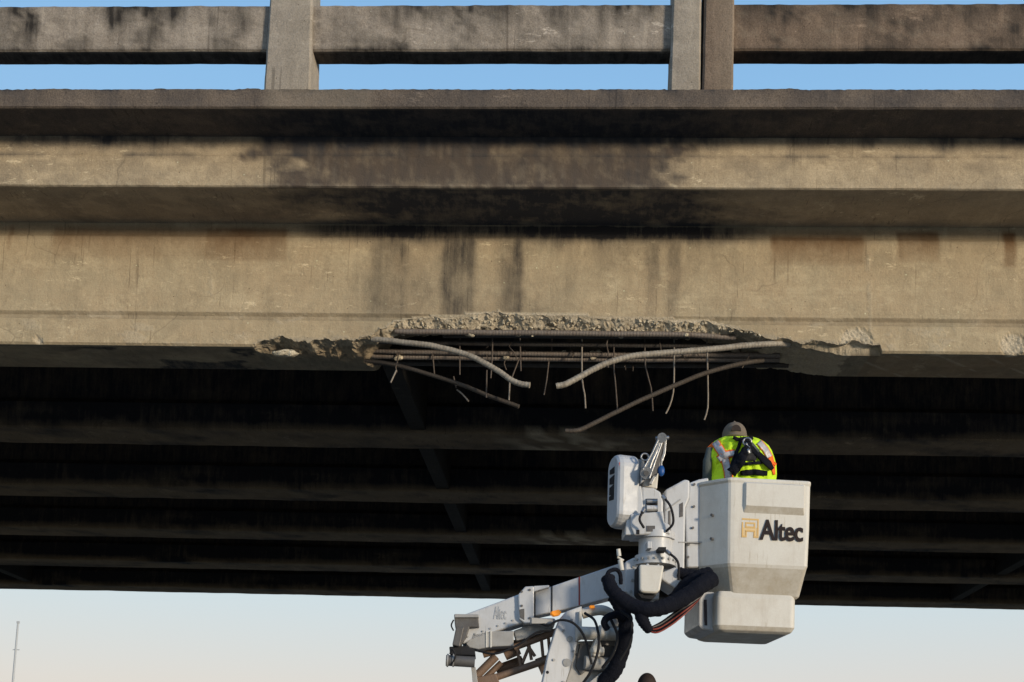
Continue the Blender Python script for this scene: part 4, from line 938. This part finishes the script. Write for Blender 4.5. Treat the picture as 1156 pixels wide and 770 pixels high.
# harness
har = patch([(846, 500, 3.0), (843, 507, 3.4), (838, 516, 4.8), (832, 526, 5.6), (826, 534, 4.8)], .045, 'safety_harness', M['black'], vest, th=.03)
patch([(840, 496, 2.0), (848, 506, 2.2), (858, 515, 3.6), (867, 523, 3.6), (872, 530, 2)], .03, 'harness_strap', M['black'], har, th=.008)
patch([(836, 497, 1.8), (834, 505, 1.8), (830, 514, 1.8), (826, 526, 2)], .026, 'harness_strap', M['black'], har, th=.006)
patch([(836, 524, 1.6), (848, 523, 1.6), (862, 522, 1.6)], .026, 'harness_strap', M['black'], har, th=.006)
patch([(838, 515, 5.5), (846, 514, 6), (854, 516, 5)], .024, 'harness_strap', M['hole'], har, th=.008)
patch([(836, 534.5, 2.4), (850, 533, 3.4), (866, 534.5, 2.6)], .020, 'tool_belt', M['black'], har, th=.012)
patch([(838, 497, 1), (844, 503, 1)], .02, 'orange_trim', M['vest_o'], vest)
c0 = at(843.5, 499, VY - .03); m = MB(); m.tube([c0 + Vector((.026*math.cos(R(20*i)), -.004*math.sin(R(40*i)), .026*math.sin(R(20*i)))) for i in range(19)], .006, 8); m.build('harness_ring', M['chrome'], har)
patch([(843, 500, 1.6), (845, 507, 1.8), (846, 512, 1.6)], .055, 'harness_buckle', M['chrome'], har, th=.012)
patch([(828, 494.5, 1.6), (836, 496.5, 2.2), (850, 494.5, 1.6)], .022, 'vest_collar', M['black'], vest, th=.01)
patch([(845, 497, 1.1), (851, 503, 1.3), (857, 510, 1.2)], .034, 'harness_strap', M['sleeve'], har, th=.006)
# grey sleeve on the left flank
m = MB(); m.tube(spline([at(801.5, 507, 8.60), at(798.8, 520, 8.58), at(798.5, 540, 8.6), at(800, 560, 8.65)], 4), [.024]*4 + [.030]*4 + [.033]*5, 14); m.build('sleeve', M['sleeve'], wk)
# cap worn backwards
ch = at(829.5, 490, 8.70); ct = at(829.5, 476.2, 8.70); rr = (at(843, 490, 8.7).x - at(816, 490, 8.7).x)/2; hh = ct.z - ch.z + .012
m = MB(); m.ball(ch + Vector((0, .02, -.03)), rr*.93, .98, 1.12, 1.2, 24, 14); m.build('head_back', M['hair'], wk)
m = MB(); rgs = []
for i in range(12):
    th = R(90) * i/11; rgs.append([ch + Vector((rr*1.04*math.cos(th)**.85*math.cos(R(15*j)) if i < 11 else 0, .02 + (rr*1.18*math.cos(th)**.85*math.sin(R(15*j)) if i < 11 else 0), -.012 + hh*math.sin(th))) for j in range(24)])
m.rings([[q + Vector((0, 0, -.02)) for q in rgs[0]]] + rgs[:-1], True, True)
cap = m.build('cap', M['cap'], wk)
m = MB()
op = [ch + Vector((rr*.42*math.cos(R(a)), 0, .0 + .042*math.sin(R(a)))) for a in range(0, 181, 20)]
for i, q in enumerate(op): q.y = ch.y + .02 - rr*1.18*math.sqrt(max(0, 1 - ((q.x - ch.x)/(rr*1.04))**2)) * (1 - .16*((q.z - ch.z)/.045)**2) - .012
m.prism(op, (0, .012, 0)); m.build('cap_opening', M['hair'], cap)
m = MB(); m.tube([ch + Vector((rr*1.0*math.sin(R(a)), .02 - rr*1.17*math.cos(R(a)) , -.022)) for a in range(-40, 41, 10)], .008, 8); m.build('cap_strap', M['cap'], cap)
m = MB(); m.prism([ch + Vector((rr*.8*math.cos(R(a)), rr*1.0 + rr*.8*math.sin(R(a)), -.01)) for a in range(0, 181, 15)], (0, 0, .008)); m.build('cap_brim', M['cap'], cap)
m = MB(); m.ball(ct + Vector((0, .02, .004)), .008); m.build('cap_button', M['cap'], cap)

# second person standing on the flat bed, only the crown of the head shows
h2 = at(730.5, 762.6, 11.2)
hf = h2.z - 1.15
p2, J2, k2 = person((h2.x, 11.2 - .09), 1.15, hf / (1.735/1.78), 'dark haired person at the bottom edge of the picture, standing beyond the boom', 0, 0, 0, .18)
m = MB(); hd = J2['head'][0]; m.ball(hd + Vector((0, .0, .018*k2)), .108*k2, .82, .98, 1.12, 24, 16); m.build('hair', M['hair'], p2)
m = MB(); a = J2['waist'][0]; rgs = []
for q, rx, ry in ((J2['pelvis'][0], .17, .12), (J2['waist'][0], .16, .115), (J2['chest'][0], .20, .13), (J2['neck0'][0] - Vector((0, 0, .04)), .17, .10), (J2['neck0'][0], .07, .07)):
    rgs.append([q + Vector((rx*k2*math.cos(R(18*j)), ry*k2*math.sin(R(18*j)), 0)) for j in range(20)])
m.rings(rgs); m.build('shirt', M['sleeve'], p2)

# distant mast
A = at(20.5, 702, 180); B = at(12, 800, 180)
mast = thing('mast', 'thin pale mast rising far away beyond the overpass', 'mast', (B.x, 180, 0))
MB().tube([(B.x - .3, 180, -.2), (B.x, 180, B.z), (A.x, 180, A.z)], [.22, .18, .14], 8).build('pole', M['haze'], mast)
q = at(18.2, 733.5, 180); MB().box(q, (.95, .12, .12)).build('cross_arm', M['haze'], mast)
q = at(20.5, 702.5, 180); MB().box(q, (.35, .3, .3)).build('mast_cap', M['haze'], mast)

# ------------------------------------------------------------------ ground
def ground_mat():
    m, nt, b = newmat('grass_ground'); tc = N(nt, 'ShaderNodeTexCoord'); co = tc.outputs['Object']
    c = mix(nt, ramp(nt, noise_n(nt, co, .6, 8, .7), .35, .65), (.27, .22, .14), (.38, .32, .215)); nt.links.new(c, b.inputs['Base Color']); b.inputs['Roughness'].default_value = 1; return m
def road_mat():
    m, nt, b = newmat('asphalt'); tc = N(nt, 'ShaderNodeTexCoord'); co = tc.outputs['Object']
    c = mix(nt, ramp(nt, noise_n(nt, co, 40, 6, .7), .3, .7), (.24, .225, .195), (.33, .31, .27)); nt.links.new(c, b.inputs['Base Color']); b.inputs['Roughness'].default_value = .9; return m
def sheet(name, x0, x1, y0, y1, z, mat):
    o = MB().add([(x0, y0, z), (x1, y0, z), (x1, y1, z), (x0, y1, z)], [(0, 1, 2, 3)]).build(name, mat); o['kind'] = 'structure'; return o
GM = ground_mat(); sheet('ground', -6000, 6000, -6000, 6000, 0, GM)
sheet('road', -6.5, 6.5, -300, 400, .004, road_mat())
M['line'] = simple('road_line_paint', (.7, .7, .66), .7)
ln = MB()
for i in range(-20, 40): ln.add([(-.08, i*6 - 2, .008), (.08, i*6 - 2, .008), (.08, i*6 + 1, .008), (-.08, i*6 + 1, .008)], [(0, 1, 2, 3)])
o = ln.build('road_markings', M['line']); o['kind'] = 'structure'

# ------------------------------------------------------------------ light
EL, AZ = R(6.5), R(50)       # sun behind the camera, to the right
sd = Vector((math.sin(AZ)*math.cos(EL), -math.cos(AZ)*math.cos(EL), math.sin(EL)))
sun = bpy.data.lights.new('sun', 'SUN'); sun.energy = 3.3; sun.angle = R(7.0); sun.color = (1.0, .86, .67)
so = bpy.data.objects.new('sun', sun); C.objects.link(so); so.rotation_euler = (-sd).to_track_quat('-Z', 'Y').to_euler()
w = bpy.data.worlds.new('World'); scene.world = w; w.use_nodes = True; nt = w.node_tree; bg = nt.nodes['Background']
sky = nt.nodes.new('ShaderNodeTexSky'); sky.sky_type = 'NISHITA'; sky.sun_disc = False; sky.sun_elevation = EL
sky.sun_rotation = math.atan2(sd.x, sd.y); sky.air_density = 1.0; sky.dust_density = 1.6; sky.ozone_density = 1.5
tc = nt.nodes.new('ShaderNodeTexCoord'); sx_ = nt.nodes.new('ShaderNodeSeparateXYZ'); nt.links.new(tc.outputs['Generated'], sx_.inputs[0])
cr = nt.nodes.new('ShaderNodeValToRGB'); nt.links.new(sx_.outputs['Z'], cr.inputs[0]); e = cr.color_ramp.elements
e[0].position = 0; e[0].color = (.80, .70, .60, 1); e[1].position = 1; e[1].color = (.10, .26, .62, 1)
for p_, c_ in ((.085, (.83, .775, .73, 1)), (.15, (.72, .81, .85, 1)), (.30, (.44, .65, .88, 1)), (.48, (.31, .59, .93, 1)), (.75, (.14, .34, .76, 1))):
    q_ = e.new(p_); q_.color = c_
gain = mix(nt, 1.0, sky.outputs[0], (.13, .13, .13), 'MULTIPLY')
nt.links.new(mix(nt, .82, gain, cr.outputs[0]), bg.inputs[0]); bg.inputs[1].default_value = 1.0
scene.view_settings.view_transform = 'Standard'; scene.view_settings.look = 'None'; scene.view_settings.exposure = 0
scene.render.engine = 'CYCLES'
scene.render.resolution_x = 1024; scene.render.resolution_y = 682
scene.cycles.max_bounces = 6
